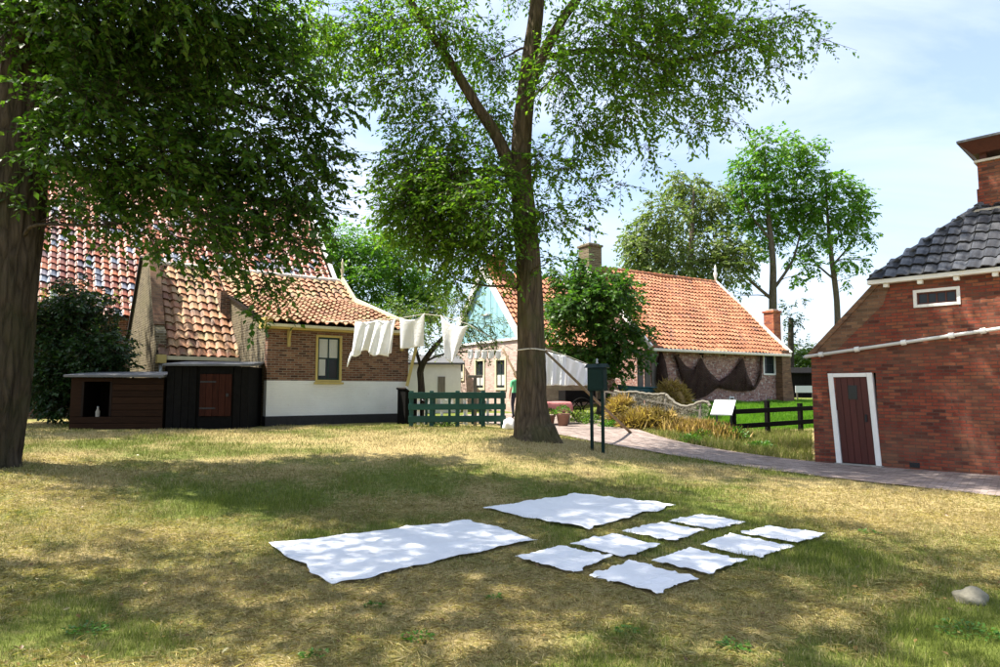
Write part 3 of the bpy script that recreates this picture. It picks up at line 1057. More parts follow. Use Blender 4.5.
m = MB(); m.hexa([(-.08, -.15, hB + .005), (wB_ + .1, -.15, hB + .005), (wB_ + .1, dB + .1, hB + .13), (-.08, dB + .1, hB + .13), (-.08, -.15, hB + .06), (wB_ + .1, -.15, hB + .06), (wB_ + .1, dB + .1, hB + .19), (-.08, dB + .1, hB + .19)])
m.build('roof', 'lead_grey', Hb, bevel=.006)
bt = thing('milk_bottle', 'small pale bottle standing in the open hatch of the hutch', 'bottle', Ha.matrix_basis @ Vector((.60, .12, .36)))
MB().lathe([(.045, 0), (.05, .02), (.05, .15), (.02, .21), (.022, .25)], (0, 0, 0), 12).build('glass_body', 'mortar_grey', bt, smooth=True)
MB().lathe([(.025, .25), (.025, .27), (.01, .275)], (0, 0, 0), 12).build('cap', 'zinc', bt, smooth=True)
bpy.context.view_layer.update()
bt.location = Ha.matrix_world @ Vector((.60, .12, .36))

# ================================================================== RIGHT BRICK BUILDING
FR = Frame(7.0, 15.0, -.02, R(-46.1))
Rb = thing('brick_smokehouse', 'red brick building with black tiled hip roof, white trim and dark red door', 'building', FR.o, FR.ang)
sl0 = FR.on(808, 356); slp = FR.on(877, 284)
z0l, s1_, z1l = sl0.z, slp.x, slp.z
S1 = 10.0
d0_ = FR.on(838, 461); d1_ = FR.on(881, 461); dt = FR.on(855, 373)
du0, du1, dz = d0_.x, d1_.x, dt.z
a_ = FR.on(914, 308); b_ = FR.on(960, 286)
vu0, vu1, vz0, vz1 = a_.x, b_.x, a_.z, b_.z
wall_cells(MB(), 0, S1, -.3, z0l, 0, .3, [(du0 + .02, du1 - .02, -.3, dz)]).build('front_wall', 'brick_red', Rb)
wall_cells(MB(), s1_, S1, z0l, z1l, 0, .3, [(vu0, vu1, vz0, vz1)]).build('upper_wall', 'brick_red', Rb)
MB().prism([(0, 0, z0l), (s1_, 0, z1l), (s1_, 0, z0l)], (0, .3, 0)).build('sloping_wall', 'brick_red', Rb)
MB().bar((-.05, .13, z0l - .02), (s1_ + .03, .13, z1l + .035), .34, .10).build('coping', 'brick_brownred', Rb)
# weathered strip of tan brickwork below the coping
k = (z1l - z0l) / s1_
MB().prism([(.02, -.004, z0l - .02), (s1_, -.004, z1l - .05), (s1_ + .25, -.004, z1l - .02), (s1_ + .1, -.004, z1l - .45), (.42, -.004, z0l - .02)], (0, .003, 0)).build('weathered_brick', 'brick_brownred', Rb)
MB().box(0.003, .3, .301, 4.6, -.3, z0l).build('left_wall', 'brick_red', Rb)
MB().box(s1_ + .003, s1_ + .3, .301, 4.5, z0l, z1l).build('left_upper_wall', 'brick_red', Rb)
deck([(-.05, .31, z0l - .02), (-.05, 4.7, z0l - .02), (s1_, 4.7, z1l - .1), (s1_, .31, z1l - .1)], .08, 'wing_roof', 'tile_black', Rb)
MB().box(-.0, S1, 4.5, 4.75, -.3, z1l).build('back_wall', 'brick_red', Rb)
# white eaves gutter with blocks
MB().box(s1_ - .14, S1, -.17, -.005, z1l - .02, z1l + .07).build('eaves_gutter', 'white_paint', Rb, bevel=.01)
for i in range(9):
    x = s1_ + .15 + i * .62
    MB().box(x, x + .09, -.12, -.004, z1l - .10, z1l - .022).build('gutter_block', 'white_paint', Rb, bevel=.006)
# sloping white pipe with sleeves
pa = FR.on(806, 357); pb = FR.on(999, 329)
pd = (Vector((pb.x, 0, pb.z)) - Vector((pa.x, 0, pa.z)))
q0 = Vector((pa.x, -.07, pa.z)); q1 = q0 + pd * 2.2
MB().tube([q0, q1], .035, 10).build('white_pipe', 'white_paint', Rb, smooth=True)
for px in (822, 858, 905, 953, 985):
    c = FR.on(px, 345); t = (c.x - pa.x) / pd.x; c = q0 + pd * t
    m = MB(); dn = pd.normalized() * .045
    m.tube([c - dn, c + dn], .055, 10); m.box(c.x - .02, c.x + .02, -.06, -.003, c.z - .05, c.z + .05)
    m.build('pipe_sleeve', 'white_paint', Rb)
# window
window(Rb, vu0, vu1, vz0, vz1, 0, 'white_paint', 'cap_brown', 4, 1, fw=.06, sw=.03, proud=.02)
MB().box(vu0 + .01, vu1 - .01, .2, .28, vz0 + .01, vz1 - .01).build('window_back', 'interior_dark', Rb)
# door, slightly leaning like the old frame
sh = -.055
def shx(x, z): return x + sh * z
fw = .085
m = MB()
for (xa, xb) in ((du0 - .02, du0 + fw), (du1 - fw, du1 + .02)):
    m.hexa([(shx(xa, 0), -.03, 0), (shx(xb, 0), -.03, 0), (shx(xb, 0), .12, 0), (shx(xa, 0), .12, 0), (shx(xa, dz), -.03, dz), (shx(xb, dz), -.03, dz), (shx(xb, dz), .12, dz), (shx(xa, dz), .12, dz)])
m.box(shx(du0 + fw, dz) + .003, shx(du1 - fw, dz) - .003, -.028, .12, dz - fw, dz - .002)
df = m.build('door_frame', 'white_paint', Rb, bevel=.006)
dr = MB()
xa, xb = du0 + fw + .01, du1 - fw - .01
dr.hexa([(shx(xa, .06), .02, .06), (shx(xb, .06), .02, .06), (shx(xb, .06), .07, .06), (shx(xa, .06), .07, .06), (shx(xa, dz - fw), .02, dz - fw), (shx(xb, dz - fw), .02, dz - fw), (shx(xb, dz - fw), .07, dz - fw), (shx(xa, dz - fw), .07, dz - fw)])
door = dr.build('door', 'door_red', Rb)
nb_ = 5
for i in range(nb_):
    a = xa + (xb - xa) * i / nb_ + .006; b = xa + (xb - xa) * (i + 1) / nb_ - .006
    z0, z1 = .07, dz - fw - .01
    MB().hexa([(shx(a, z0), .006, z0), (shx(b, z0), .006, z0), (shx(b, z0), .0195, z0), (shx(a, z0), .0195, z0), (shx(a, z1), .006, z1), (shx(b, z1), .006, z1), (shx(b, z1), .0195, z1), (shx(a, z1), .0195, z1)]).build('door_plank', 'door_red', door, bevel=.003)
cx = shx((xa + xb) / 2, 1.5) + .02
MB().box(cx - .09, cx + .09, -.006, .0055, 1.42, 1.72).build('peephole_window', 'glass', door)
MB().box(shx(xb - .09, 1.0) - .02, shx(xb - .09, 1.0) + .02, -.03, .0055, .95, 1.1).build('door_handle', 'dark_iron', door)
MB().box(du0 - .04, du1 + .06, -.12, .1, -.1, .05).build('doorstep', 'concrete', Rb, bevel=.01)
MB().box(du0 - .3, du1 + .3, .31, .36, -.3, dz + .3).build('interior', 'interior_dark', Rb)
c = FR.on(915, 465)
m = MB(); m.box(c.x - .09, c.x + .09, -.012, -.002, c.z - .05, c.z + .05)
for i in range(3): m.box(c.x - .08, c.x + .08, -.022, -.0125, c.z - .04 + i * .03, c.z - .025 + i * .03)
m.build('air_vent', 'dark_iron', Rb)
# hip roof
hs0 = s1_ - .05
HS = 4.3
rise = .92
ax, ay, az = hs0 + HS / 2, -.12 + HS / 2, z1l + .05 + HS / 2 * rise
base = [(hs0, -.12, z1l + .05), (hs0 + HS, -.12, z1l + .05), (hs0 + HS, HS - .12, z1l + .05), (hs0, HS - .12, z1l + .05)]
MB().add(base + [(ax, ay, az)], [(0, 1, 4), (1, 2, 4), (2, 3, 4), (3, 0, 4), (3, 2, 1, 0)]).build('roof_deck', 'wood_dark', Rb)
sv = Vector((0, HS / 2, HS / 2 * rise)); nr = 9; lr = sv.length / nr; ncr = 18; wr = HS / ncr
def keepR(c, r, du, ds):
    t = ds / sv.length * HS / 2
    return du + wr * .75 > t and du + wr * .2 < HS - t
lay_tiles(Rb, FR, (hs0, -.17, z1l + .07), (1, 0, 0), sv, ncr, nr, wr, lr, 'tile_black', lambda x, y: True, keepR, limit=300, h=.028, lift=.036)
lay_tiles(Rb, FR, (hs0 - .05, HS - .12, z1l + .07), (0, -1, 0), Vector((HS / 2, 0, HS / 2 * rise)), ncr, nr, wr, lr, 'tile_black', None, keepR, h=.028, lift=.036)
for sx, sy in ((0, 0), (1, 0)):
    A = Vector((hs0 + sx * HS, -.12, z1l + .10)); B_ = Vector((ax, ay, az + .07))
    for i in range(8):
        t0, t1_ = i / 8, (i + 1) / 8 + .01
        MB().tube([A.lerp(B_, t0) + Vector((0, 0, .02)), A.lerp(B_, t1_)], [.09, .075], 8).build('hip_tile', 'tile_black', Rb)
# chimney with raised cap
cw = .50
cz0 = z1l + .9
def ctop(py): return FR.loc(P(985, py, 13.95)).z
zc1, zc2, zc3, zc4, zc5 = ctop(190), ctop(164), ctop(161), ctop(166), ctop(150)
MB().box(ax - cw - .03, ax + cw + .03, ay - cw - .03, ay + cw + .03, cz0, zc1).build('chimney_base', 'brick_red', Rb, bevel=.01)
ch = MB().box(ax - cw, ax + cw, ay - cw, ay + cw, zc1 + .001, zc2).build('chimney', 'brick_red', Rb, bevel=.01)
MB().box(ax - cw - .05, ax + cw + .05, ay - cw - .05, ay + cw + .05, zc2 + .001, zc2 + .05).build('chimney_band', 'white_mortar', ch)
for sx in (-1, 1):
    for sy in (-1, 1):
        MB().box(ax + sx * cw * .8 - .06, ax + sx * cw * .8 + .06, ay + sy * cw * .8 - .06, ay + sy * cw * .8 + .06, zc2 + .051, zc2 + .19).build('cap_support', 'cap_brown', ch)
c0_, c1_ = cw + .06, cw + .27
zz0, zz1 = zc2 + .191, zc2 + .43
MB().hexa([(ax - c0_, ay - c0_, zz0), (ax + c0_, ay - c0_, zz0), (ax + c0_, ay + c0_, zz0), (ax - c0_, ay + c0_, zz0), (ax - c1_, ay - c1_, zz1), (ax + c1_, ay - c1_, zz1), (ax + c1_, ay + c1_, zz1), (ax - c1_, ay + c1_, zz1)]).build('chimney_cap', 'cap_brown', ch)
MB().box(ax - c1_ - .02, ax + c1_ + .02, ay - c1_ - .02, ay + c1_ + .02, zz1 + .001, zz1 + .05).build('cap_lid', 'lead_grey', ch)
m = MB()
for i in range(4):
    w = cw + .11
    a = [(ax - w, ay - w), (ax + w, ay - w), (ax + w, ay + w), (ax - w, ay + w)][i]; b = [(ax - w, ay - w), (ax + w, ay - w), (ax + w, ay + w), (ax - w, ay + w)][(i + 1) % 4]
    m.bar((*a, az - w * rise + .06), (*b, az - w * rise + .06), .16, .05)
m.build('flashing', 'mortar_grey', Rb)

# ================================================================== NET HOUSE
FN = Frame(12.6, 30.0, .98, R(32))
Nh = thing('fisherman_house', 'purple-brown brick house with bright orange tiled roof and dark nets on its wall', 'house', FN.o, FN.ang)
LN = 8.0; DN = 7.4; he = 2.46; hr = he + 3.5
wv = FN.on(763.5, 375); wv2 = FN.on(775, 354)
wall_cells(MB(), -LN, 0, -.5, he, 0, .3, [(wv.x, wv2.x, wv.z, wv2.z)]).build('front_wall', 'brick_purple', Nh)
for uu in (-LN - .003, -.297):
    MB().prism([(uu, .301, -.5), (uu, .301, he), (uu, DN / 2, hr - .1), (uu, DN, he), (uu, DN, -.5)], (.3, 0, 0)).build('gable_wall', 'brick_purple', Nh)
MB().box(-LN + .3, -.3, DN - .3, DN, -.5, he).build('back_wall', 'brick_purple', Nh)
window(Nh, wv.x, wv2.x, wv.z, wv2.z, 0, 'white_paint', 'darkgreen_sash', 2, 2, fw=.07, sw=.03)
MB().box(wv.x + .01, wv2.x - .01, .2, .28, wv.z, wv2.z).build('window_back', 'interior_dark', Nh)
c = FN.on(731.5, 401)
m = MB(); m.box(c.x - .16, c.x + .16, -.03, -.003, c.z - .17, c.z + .19); m.build('cellar_frame', 'white_paint', Nh)
MB().box(c.x - .10, c.x + .10, -.04, -.031, c.z - .11, c.z + .13).build('cellar_pane', 'glass', Nh)
# buttress flaring out at the right corner
m = MB()
m.prism([(-.35, -.004, he - .1), (.18, -.004, he - .05), (.28, -.004, 1.2), (.55, -.004, -.5), (-.35, -.004, -.5)], (0, -.35, 0)).build('buttress', 'brick_brownred', Nh)
# grey board panel left end and dark doorway
for i, px in enumerate((640, 647, 654)):
    c = FN.on(px, 380)
    MB().box(c.x - .14, c.x + .14, -.05, -.003, -.1, 2.1).build('shutter_board', 'wood_grey', Nh, bevel=.006)
deck([(-LN - .25, -.3, he - .27), (.22, -.3, he - .27), (.22, DN / 2, hr), (-LN - .25, DN / 2, hr)], .08, 'roof_deck', 'wood_dark', Nh)
deck([(-LN - .25, DN + .3, he - .27), (.22, DN + .3, he - .27), (.22, DN / 2, hr), (-LN - .25, DN / 2, hr)], .08, 'roof_back', 'tile_orange', Nh)
sn = Vector((0, DN / 2 + .3, hr - he + .27)); nn_ = 20; ln_ = sn.length / nn_; ncn = 38
lay_tiles(Nh, FN, (-LN - .25, -.33, he - .26), (1, 0, 0), sn, ncn, nn_, (LN + .47) / ncn, ln_, 'tile_orange',
          inframe((655, 250, 735, 345)), limit=300, h=.045, lift=.055)
MB().box(-LN - .25, .24, -.44, -.34, he - .36, he - .25).build('gutter', 'white_mortar', Nh, bevel=.02)
MB().bar((.28, -.36, he - .22), (.28, DN / 2, hr + .06), .09, .2).build('verge_board', 'white_paint', Nh)
MB().bar((-LN - .31, -.36, he - .22), (-LN - .31, DN / 2, hr + .06), .09, .2).build('verge_board', 'white_paint', Nh)
for i in range(22):
    a = -LN - .25 + (LN + .47) * i / 22; b = a + (LN + .47) / 22 + .02
    MB().tube([(a, DN / 2, hr + .05), (b, DN / 2, hr + .03)], [.12, .105], 8).build('ridge_tile', 'tile_orange', Nh)
MB().lathe([(.06, 0), (.05, .2), (.09, .3), (.1, .42), (.05, .55), (.07, .65), (.01, .85)], (.28, DN / 2, hr + .1), 10).build('finial', 'white_paint', Nh, smooth=True)


def chimney(parent, c, w, z0, z1, pot=True, mat='brick_chimney'):
    x, y = c
    ch = MB().box(x - w, x + w, y - w, y + w, z0, z1).build('chimney', mat, parent, bevel=.01)
    MB().box(x - w - .05, x + w + .05, y - w - .05, y + w + .05, z1 + .001, z1 + .10).build('chimney_crown', mat, ch, bevel=.01)
    MB().box(x - w + .06, x + w - .06, y - w + .06, y + w - .06, z1 + .101, z1 + .17).build('chimney_mortar', 'mortar_grey', ch)
    return ch


# low chimney at the right gable
cp_ = FN.on(770, 330, 1.2)
chimney(Nh, (cp_.x + .2, 1.2), .27, .2, FN.on(770, 313, 1.2).z)
# chimney with weather vane at the left end of the ridge
c2 = FN.on(590, 245, DN / 2)
ch2 = chimney(Nh, (c2.x, DN / 2), .36, hr - .3, FN.on(590, 248, DN / 2).z, mat='brick_beige')
zt2 = FN.on(590, 248, DN / 2).z + .17
m = MB(); m.tube([(c2.x, DN / 2, zt2 - .05), (c2.x, DN / 2, zt2 + .95)], .018, 6)
m.prism([(c2.x - .3, DN / 2, zt2 + .62), (c2.x + .05, DN / 2, zt2 + .56), (c2.x + .28, DN / 2, zt2 + .72), (c2.x + .1, DN / 2, zt2 + .86), (c2.x - .12, DN / 2, zt2 + .72), (c2.x - .28, DN / 2, zt2 + .82)], (0, .02, 0))
m.build('weather_vane', 'dark_iron', ch2)

# ================================================================== TEAL GABLE HOUSE
FT = Frame(.86, 26.0, .62, R(32))
Th = thing('teal_gable_house', 'pale brick house with a teal boarded gable half hidden behind the trunk', 'house', FT.o, FT.ang)
LT = 3.9; DT = 5.6; te = 3.05; tr_ = te + 3.05
def onT(px, py):
    # gable plane x = 0
    d = ray(px, py); c = Vector((0, 0, CAMZ)); k = ((FT.o - c).dot(FT.e)) / d.dot(FT.e)
    q = FT.loc(c + d * k); return q
MB().box(0.3, LT, 0, .3, -.5, te).build('front_wall', 'brick_pink', Th)
MB().box(0.3, LT, DT - .3, DT, -.5, te).build('back_wall', 'brick_pink', Th)
def gw(px, py0, py1, half):
    c = onT(px, py1); t = onT(px, py0)
    return (c.y - half, c.y + half, c.z, t.z)
gws = [gw(501, 358, 390, .42), gw(480, 359, 390, .42), gw(460, 361, 381, .42)]
# gable wall is built in a frame turned by 90 degrees: x' = -y, wall face towards -x
Gt = MB()
us = sorted({0, DT, *[g[0] for g in gws], *[g[1] for g in gws]})
zsall = sorted({-.5, te, *[g[2] for g in gws], *[g[3] for g in gws]})
for i in range(len(us) - 1):
    for j in range(len(zsall) - 1):
        cu = (us[i] + us[i + 1]) / 2; cz = (zsall[j] + zsall[j + 1]) / 2
        if any(g[0] < cu < g[1] and g[2] < cz < g[3] for g in gws): continue
        Gt.box(0, .28, us[i], us[i + 1], zsall[j], zsall[j + 1])
Gt.build('gable_brick', 'brick_pink', Th)
for g in gws:
    y0, y1, z0, z1 = g
    m = MB(); a, b = -.04, .08
    m.box(a, b, y0, y0 + .09, z0, z1); m.box(a, b, y1 - .09, y1, z0, z1); m.box(a, b, y0 + .09, y1 - .09, z0, z0 + .09); m.box(a, b, y0 + .09, y1 - .09, z1 - .09, z1)
    w = m.build('window', 'cream_paint', Th)
    m = MB(); m.box(.0, .05, (y0 + y1) / 2 - .02, (y0 + y1) / 2 + .02, z0 + .09, z1 - .09); m.box(.004, .046, y0 + .09, y1 - .09, (z0 + z1) / 2 - .02, (z0 + z1) / 2 + .02)
    m.build('sash', 'darkgreen_sash', w)
    for (p0, p1) in ((y0 + .09, (y0 + y1) / 2 - .02), ((y0 + y1) / 2 + .02, y1 - .09)):
        for (k0, k1) in ((z0 + .09, (z0 + z1) / 2 - .02), ((z0 + z1) / 2 + .02, z1 - .09)):
            MB().box(.02, .026, p0, p1, k0, k1).build('pane', 'glass', w)
    MB().box(.014, .018, y0 + .1, y1 - .1, z0 + (z1 - z0) * .15, z0 + (z1 - z0) * .5).build('curtain', 'curtain', w)
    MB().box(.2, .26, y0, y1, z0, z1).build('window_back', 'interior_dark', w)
# teal boards on the gable triangle
nbT = 22
for i in range(nbT):
    y0 = DT * i / nbT; y1 = DT * (i + 1) / nbT
    f0 = 1 - abs(y0 - DT / 2) / (DT / 2); f1 = 1 - abs(y1 - DT / 2) / (DT / 2)
    zz0 = te + .0; m = MB()
    a0, a1 = zz0 + 3.05 * f0 - .02, zz0 + 3.05 * f1 - .02
    if i < nbT / 2: a0, a1 = zz0 + 3.05 * f0, zz0 + 3.05 * f1
    x = -.04 - .012 * (i % 2)
    m.prism([(x, y0 + .004, te + .002), (x, y1 - .004, te + .002), (x, y1 - .004, max(a1, te + .01)), (x, y0 + .004, max(a0, te + .01))], (.05, 0, 0))
    m.build('gable_board', 'teal_paint', Th)
MB().box(-.07, .0, -.02, DT + .02, te - .09, te).build('board_rail', 'white_paint', Th)
MB().prism([(.02, .1, te), (.02, DT / 2, tr_ - .12), (.02, DT - .1, te)], (.2, 0, 0)).build('gable_core', 'wood_dark', Th)
for sgn in (0, 1):
    ya = -.28 if sgn == 0 else DT + .28
    deck([(-.12, ya, te - .30), (LT, ya, te - .30), (LT, DT / 2, tr_), (-.12, DT / 2, tr_)], .08, 'roof_deck', 'wood_dark', Th)
    MB().bar((-.16, ya, te - .26), (-.16, DT / 2, tr_ + .08), .08, .26).build('verge_board', 'white_paint', Th)
st = Vector((0, DT / 2 + .28, tr_ - te + .30)); lt_ = st.length / 15
lay_tiles(Th, FT, (-.12, -.31, te - .29), (1, 0, 0), st, 18, 15, (LT + .12) / 18, lt_, 'tile_orange', inframe((483, 265, 520, 345)), h=.045, lift=.055)
chimney(Th, (.55, DT / 2), .30, tr_ - .4, tr_ + .55)
q = onT(488, 315)
m = MB(); m.box(-.10, -.055, q.y - .30, q.y + .30, q.z - .025, q.z + .025); m.box(-.22, -.055, q.y + .26, q.y + .30, q.z - .02, q.z + .02); m.box(-.22, -.055, q.y - .30, q.y - .26, q.z - .02, q.z + .02)
m.build('wall_bracket', 'white_paint', Th)
# white shed left of it
ws = P(434, 400, 27.5)
Ws = thing('white_shed', 'low whitewashed shed behind the green fence and the small tree', 'shed', (ws.x, ws.y, t1(ws.x, ws.y)), R(10))
MB().box(-1.3, 1.1, 0, 2, -.4, 2.05).build('wall', 'white_paint', Ws)
deck([(-1.45, -.15, 2.07), (1.25, -.15, 2.07), (1.25, 2.2, 2.5), (-1.45, 2.2, 2.5)], .08, 'roof', 'felt', Ws)
MB().box(.15, .45, -.03, .0, .8, 1.5).build('shutter', 'wood_grey', Ws)
# far dark wooden barn behind the buttress
fb = P(803, 392, 40)
Fb = thing('tarred_barn', 'distant black wooden barn between the orange-roofed house and the brick building', 'barn', (fb.x, fb.y, 1.05), 0)
for i in range(16):
    MB().box(-1.6 + i * .2, -1.6 + i * .2 + .19, -.01 * (i % 2), .05, -.2, 1.6).build('board', 'black_wood', Fb)
MB().box(-1.6, 1.6, .051, 3, -.2, 1.55).build('wall_core', 'black_wood', Fb)
deck([(-1.75, -.2, 1.58), (1.75, -.2, 1.58), (1.75, 1.5, 1.95), (-1.75, 1.5, 1.95)], .08, 'roof', 'black_wood', Fb)
deck([(-1.75, 3.2, 1.58), (1.75, 3.2, 1.58), (1.75, 1.5, 1.95), (-1.75, 1.5, 1.95)], .08, 'roof', 'black_wood', Fb)

# ================================================================== TREES
def unit(a):
    return a / np.maximum(np.linalg.norm(a, axis=-1, keepdims=True), 1e-9)


def leaf_mesh(name, pos, tip, nor, size, aspect, mat, parent):
    n = len(pos)
    tip = unit(tip); side = unit(np.cross(tip, nor)); nn = np.cross(side, tip)
    L_ = size[:, None]
    a = pos
    b = pos + tip * L_ * .45 + side * L_ * aspect * .5 + nn * L_ * .06
    c = pos + tip * L_ - nn * L_ * .10
    d = pos + tip * L_ * .45 - side * L_ * aspect * .5 + nn * L_ * .06
    v = np.stack([a, b, c, d], 1).reshape(-1, 3)
    i = np.arange(n)[:, None] * 4
    f = np.concatenate([i + np.array([[0, 1, 2]]), i + np.array([[0, 2, 3]])], 0)
    return npmesh(name, v, f, mat, parent)


def make_tree(name, label, base, trunk, limbs, clumps, leafmat, barkmat, leaf=.075, aspect=.55, spray=.45, per=12, droop=.35, sides=14,
              group=None, seed=1, twig=True, cat='tree', branch_r=1.0, ridge=.10, nsub=5, lowest=0.0, bark_relief=0.0):
    rg = np.random.default_rng(seed); rd = random.Random(seed)
    base = Vector(base)
    t = thing(name, label, cat, base, 0, group)
    mb = MB()
    pts = [Vector(p) - base for p, r in trunk]; rr = [r for p, r in trunk]
    # resample the trunk
    def resample(pts, rr, k):
        P_, R_ = [], []
        for i in range(len(pts) - 1):
            p0 = pts[max(i - 1, 0)]; p1 = pts[i]; p2 = pts[i + 1]; p3 = pts[min(i + 2, len(pts) - 1)]
            for j in range(k):
                s = j / k
                P_.append(0.5 * ((2 * p1) + (p2 - p0) * s + (2 * p0 - 5 * p1 + 4 * p2 - p3) * s * s + (3 * p1 - p0 - 3 * p2 + p3) * s ** 3))
                R_.append(rr[i] + (rr[i + 1] - rr[i]) * s)
        P_.append(pts[-1]); R_.append(rr[-1])
        return P_, R_
    tp, tr = resample(pts, rr, 18 if bark_relief else 7)
    ph = rd.uniform(0, 6)
    wob = lambda i, k, w: 1 + ridge * (.55 * math.sin(w * 5 + i * .11 + ph) + .35 * math.sin(w * 9 - i * .17) + .4 * math.sin(w * 2 + i * .3 + ph)) + ridge * .35 * rd.uniform(-1, 1) + max(0, 13 - i) / 13 * .22 * math.sin(w * 4 + ph) * (ridge > .05)
    if bark_relief:
        nseg = 72
        ww = np.arange(nseg) / nseg * 2 * np.pi
        hz_ = np.array([p.z for p in tp])
        W_, H_ = np.meshgrid(ww, hz_)
        cr_ = np.abs(vnoise(np.cos(W_) * 5.5 + 20 + .25 * np.sin(H_ * 3), np.sin(W_) * 5.5 + 20 + H_ * .55 + .3 * np.sin(W_ * 3 + H_)) - .5) * 2
        cr2 = np.abs(vnoise(np.cos(W_) * 11 + 9, np.sin(W_) * 11 + H_ * 1.6 + 40) - .5) * 2
        rel = 1 + bark_relief * (np.minimum(cr_, .5) * 2 - .6) + bark_relief * .6 * (np.minimum(cr2, .5) * 2 - .6)
        base_w = lambda i, w: 1 + ridge * .6 * (.55 * math.sin(w * 5 + i * .045 + ph) + .4 * math.sin(w * 2 + i * .11 + ph)) + max(0, 40 - i) / 40 * .2 * math.sin(w * 4 + ph)
        mb.tube(tp, tr, nseg, wob=lambda i, k, w: base_w(i, w) * rel[i, k])
    else:
        mb.tube(tp, tr, sides * 2, wob=wob)
    att = [(p, r) for p, r in zip(tp, tr)]
    for lp, r0, r1 in limbs:
        q = [Vector(p) - base for p in lp]
        rs = [r0 + (r1 - r0) * i / (len(q) - 1) for i in range(len(q))]
        q2, r2 = resample(q, rs, 5)
        mb.tube(q2, r2, 10, wob=lambda i, k, w: 1 + .07 * math.sin(w * 3 + i * .5) + .05 * rd.uniform(-1, 1))
        att += list(zip(q2, r2))
    apos = np.array([tuple(p) for p, r in att]); ar = np.array([r for p, r in att])
    LP, LT, LN_, LS = [], [], [], []
    tw_v, tw_f = [], []; twn = 0
    fine = MB()
    ax0 = np.array(tp[len(tp) // 2])
    clumps = sorted(clumps, key=lambda q: (np.array(q[0] - base) - ax0)[0] ** 2 + (np.array(q[0] - base) - ax0)[1] ** 2)
    for (c, rad, ns) in clumps:
        c = Vector(c) - base
        rad = np.array(rad if hasattr(rad, '__len__') else (rad, rad, rad * .8))
        d = apos - np.array(c)
        dist = np.linalg.norm(d, axis=1) + np.maximum(0, d[:, 2] + .3) * 2.5 + np.where(apos[:, 2] < lowest, 50, 0)
        k = int(np.argmin(dist)); p0 = Vector(apos[k]); r0 = ar[k]
        ln = (c - p0).length
        mid = p0.lerp(c, .5) + Vector((rd.uniform(-.12, .12), rd.uniform(-.12, .12), rd.uniform(-.02, .13))) * ln
        rb = min(r0 * .7, .012 + .013 * ln * branch_r)
        path = [p0, p0.lerp(mid, .5) + Vector((0, 0, .04 * ln)), mid, mid.lerp(c, .55) + Vector((rd.uniform(-.06, .06), rd.uniform(-.06, .06), 0)) * ln, c]
        q2, r2 = resample(path, [rb, rb * .85, rb * .68, rb * .5, rb * .3], 3)
        mb.tube(q2, r2, 7)
        apos = np.concatenate([apos, np.array([tuple(p) for p in q2[3:]])]); ar = np.concatenate([ar, np.array(r2[3:])])
        sub = []
        for s in range(nsub):
            st = q2[rd.randrange(len(q2) // 2, len(q2))]
            dv = Vector(rg.normal(size=3)); dv.z = abs(dv.z) * .5 - .1; dv.normalize()
            en = c + Vector((dv.x * rad[0], dv.y * rad[1], dv.z * rad[2])) * rd.uniform(.6, .95)
            mm = st.lerp(en, .5) + Vector((0, 0, .1 * (en - st).length))
            fine.tube([st, mm, en], [rb * .32, rb * .22, .006], 5, caps=False)
        n = ns
        dirs = unit(rg.normal(size=(n, 3)))
        rr_ = rg.random(n) ** (1 / 2.1)
        # uneven clump: lobes
        lob = 1 + .28 * np.sin(dirs[:, 0] * 4 + seed + c.x) * np.cos(dirs[:, 2] * 5 + c.z)
        pc = np.array(c) + dirs * rad * (rr_ * lob)[:, None]
        out = unit(np.array(c) - np.array(tp[len(tp) // 2]) * np.array([1, 1, 0]) - np.array([0, 0, c.z]))
        sd = unit(dirs * .8 + out * .35 + rg.normal(size=(n, 3)) * .45 + np.array([0, 0, -droop]))
        sl_ = spray * rg.uniform(.6, 1.25, n)
        if twig:
            a = pc - sd * sl_[:, None] * .25; b = pc + sd * sl_[:, None]
            x = unit(np.cross(sd, np.array([.3, .2, .9]))); y = np.cross(sd, x)
            r_ = .0035 + .0015 * rg.random((n, 1))
            ring = [x, -.5 * x + .87 * y, -.5 * x - .87 * y]
            vv = np.stack([a + q * r_ * 1.6 for q in ring] + [b + q * r_ * .6 for q in ring], 1).reshape(-1, 3)
            i = np.arange(n)[:, None] * 6 + twn
            tw_v.append(vv); tw_f.append(np.concatenate([i + np.array([[0, 1, 4, 3]]), i + np.array([[1, 2, 5, 4]]), i + np.array([[2, 0, 3, 5]])], 0))
            twn += n * 6
        kk = per
        tpar = np.tile(np.linspace(.05, 1.0, kk), (n, 1)) + rg.uniform(-.04, .04, (n, kk))
        sidev = unit(np.cross(sd, np.array([0, 0, 1.0])) + 1e-4)
        sg = np.where(np.arange(kk) % 2 == 0, 1, -1)[None, :, None]
        pos = pc[:, None] + sd[:, None] * (sl_[:, None] * tpar)[:, :, None] + np.array([0, 0, -1]) * ((tpar ** 2) * sl_[:, None] * droop * .35)[:, :, None]
        tipd = sd[:, None] * .55 + sidev[:, None] * sg * .8 + np.array([0, 0, -.28]) + rg.normal(size=(n, kk, 3)) * .28
        nor = np.array([0, 0, 1.0]) + rg.normal(size=(n, kk, 3)) * .5
        sz = leaf * rg.uniform(.45, 1.3, (n, kk)) * rg.uniform(.8, 1.15, (n, 1))
        LP.append(pos.reshape(-1, 3)); LT.append(tipd.reshape(-1, 3)); LN_.append(nor.reshape(-1, 3)); LS.append(sz.ravel())
    mb.build('trunk', barkmat, t, smooth=True)
    fine.build('branches', barkmat, t, smooth=True)['kind'] = 'stuff'
    if tw_v:
        npmesh('twigs', np.concatenate(tw_v), np.concatenate(tw_f), barkmat, t)['kind'] = 'stuff'
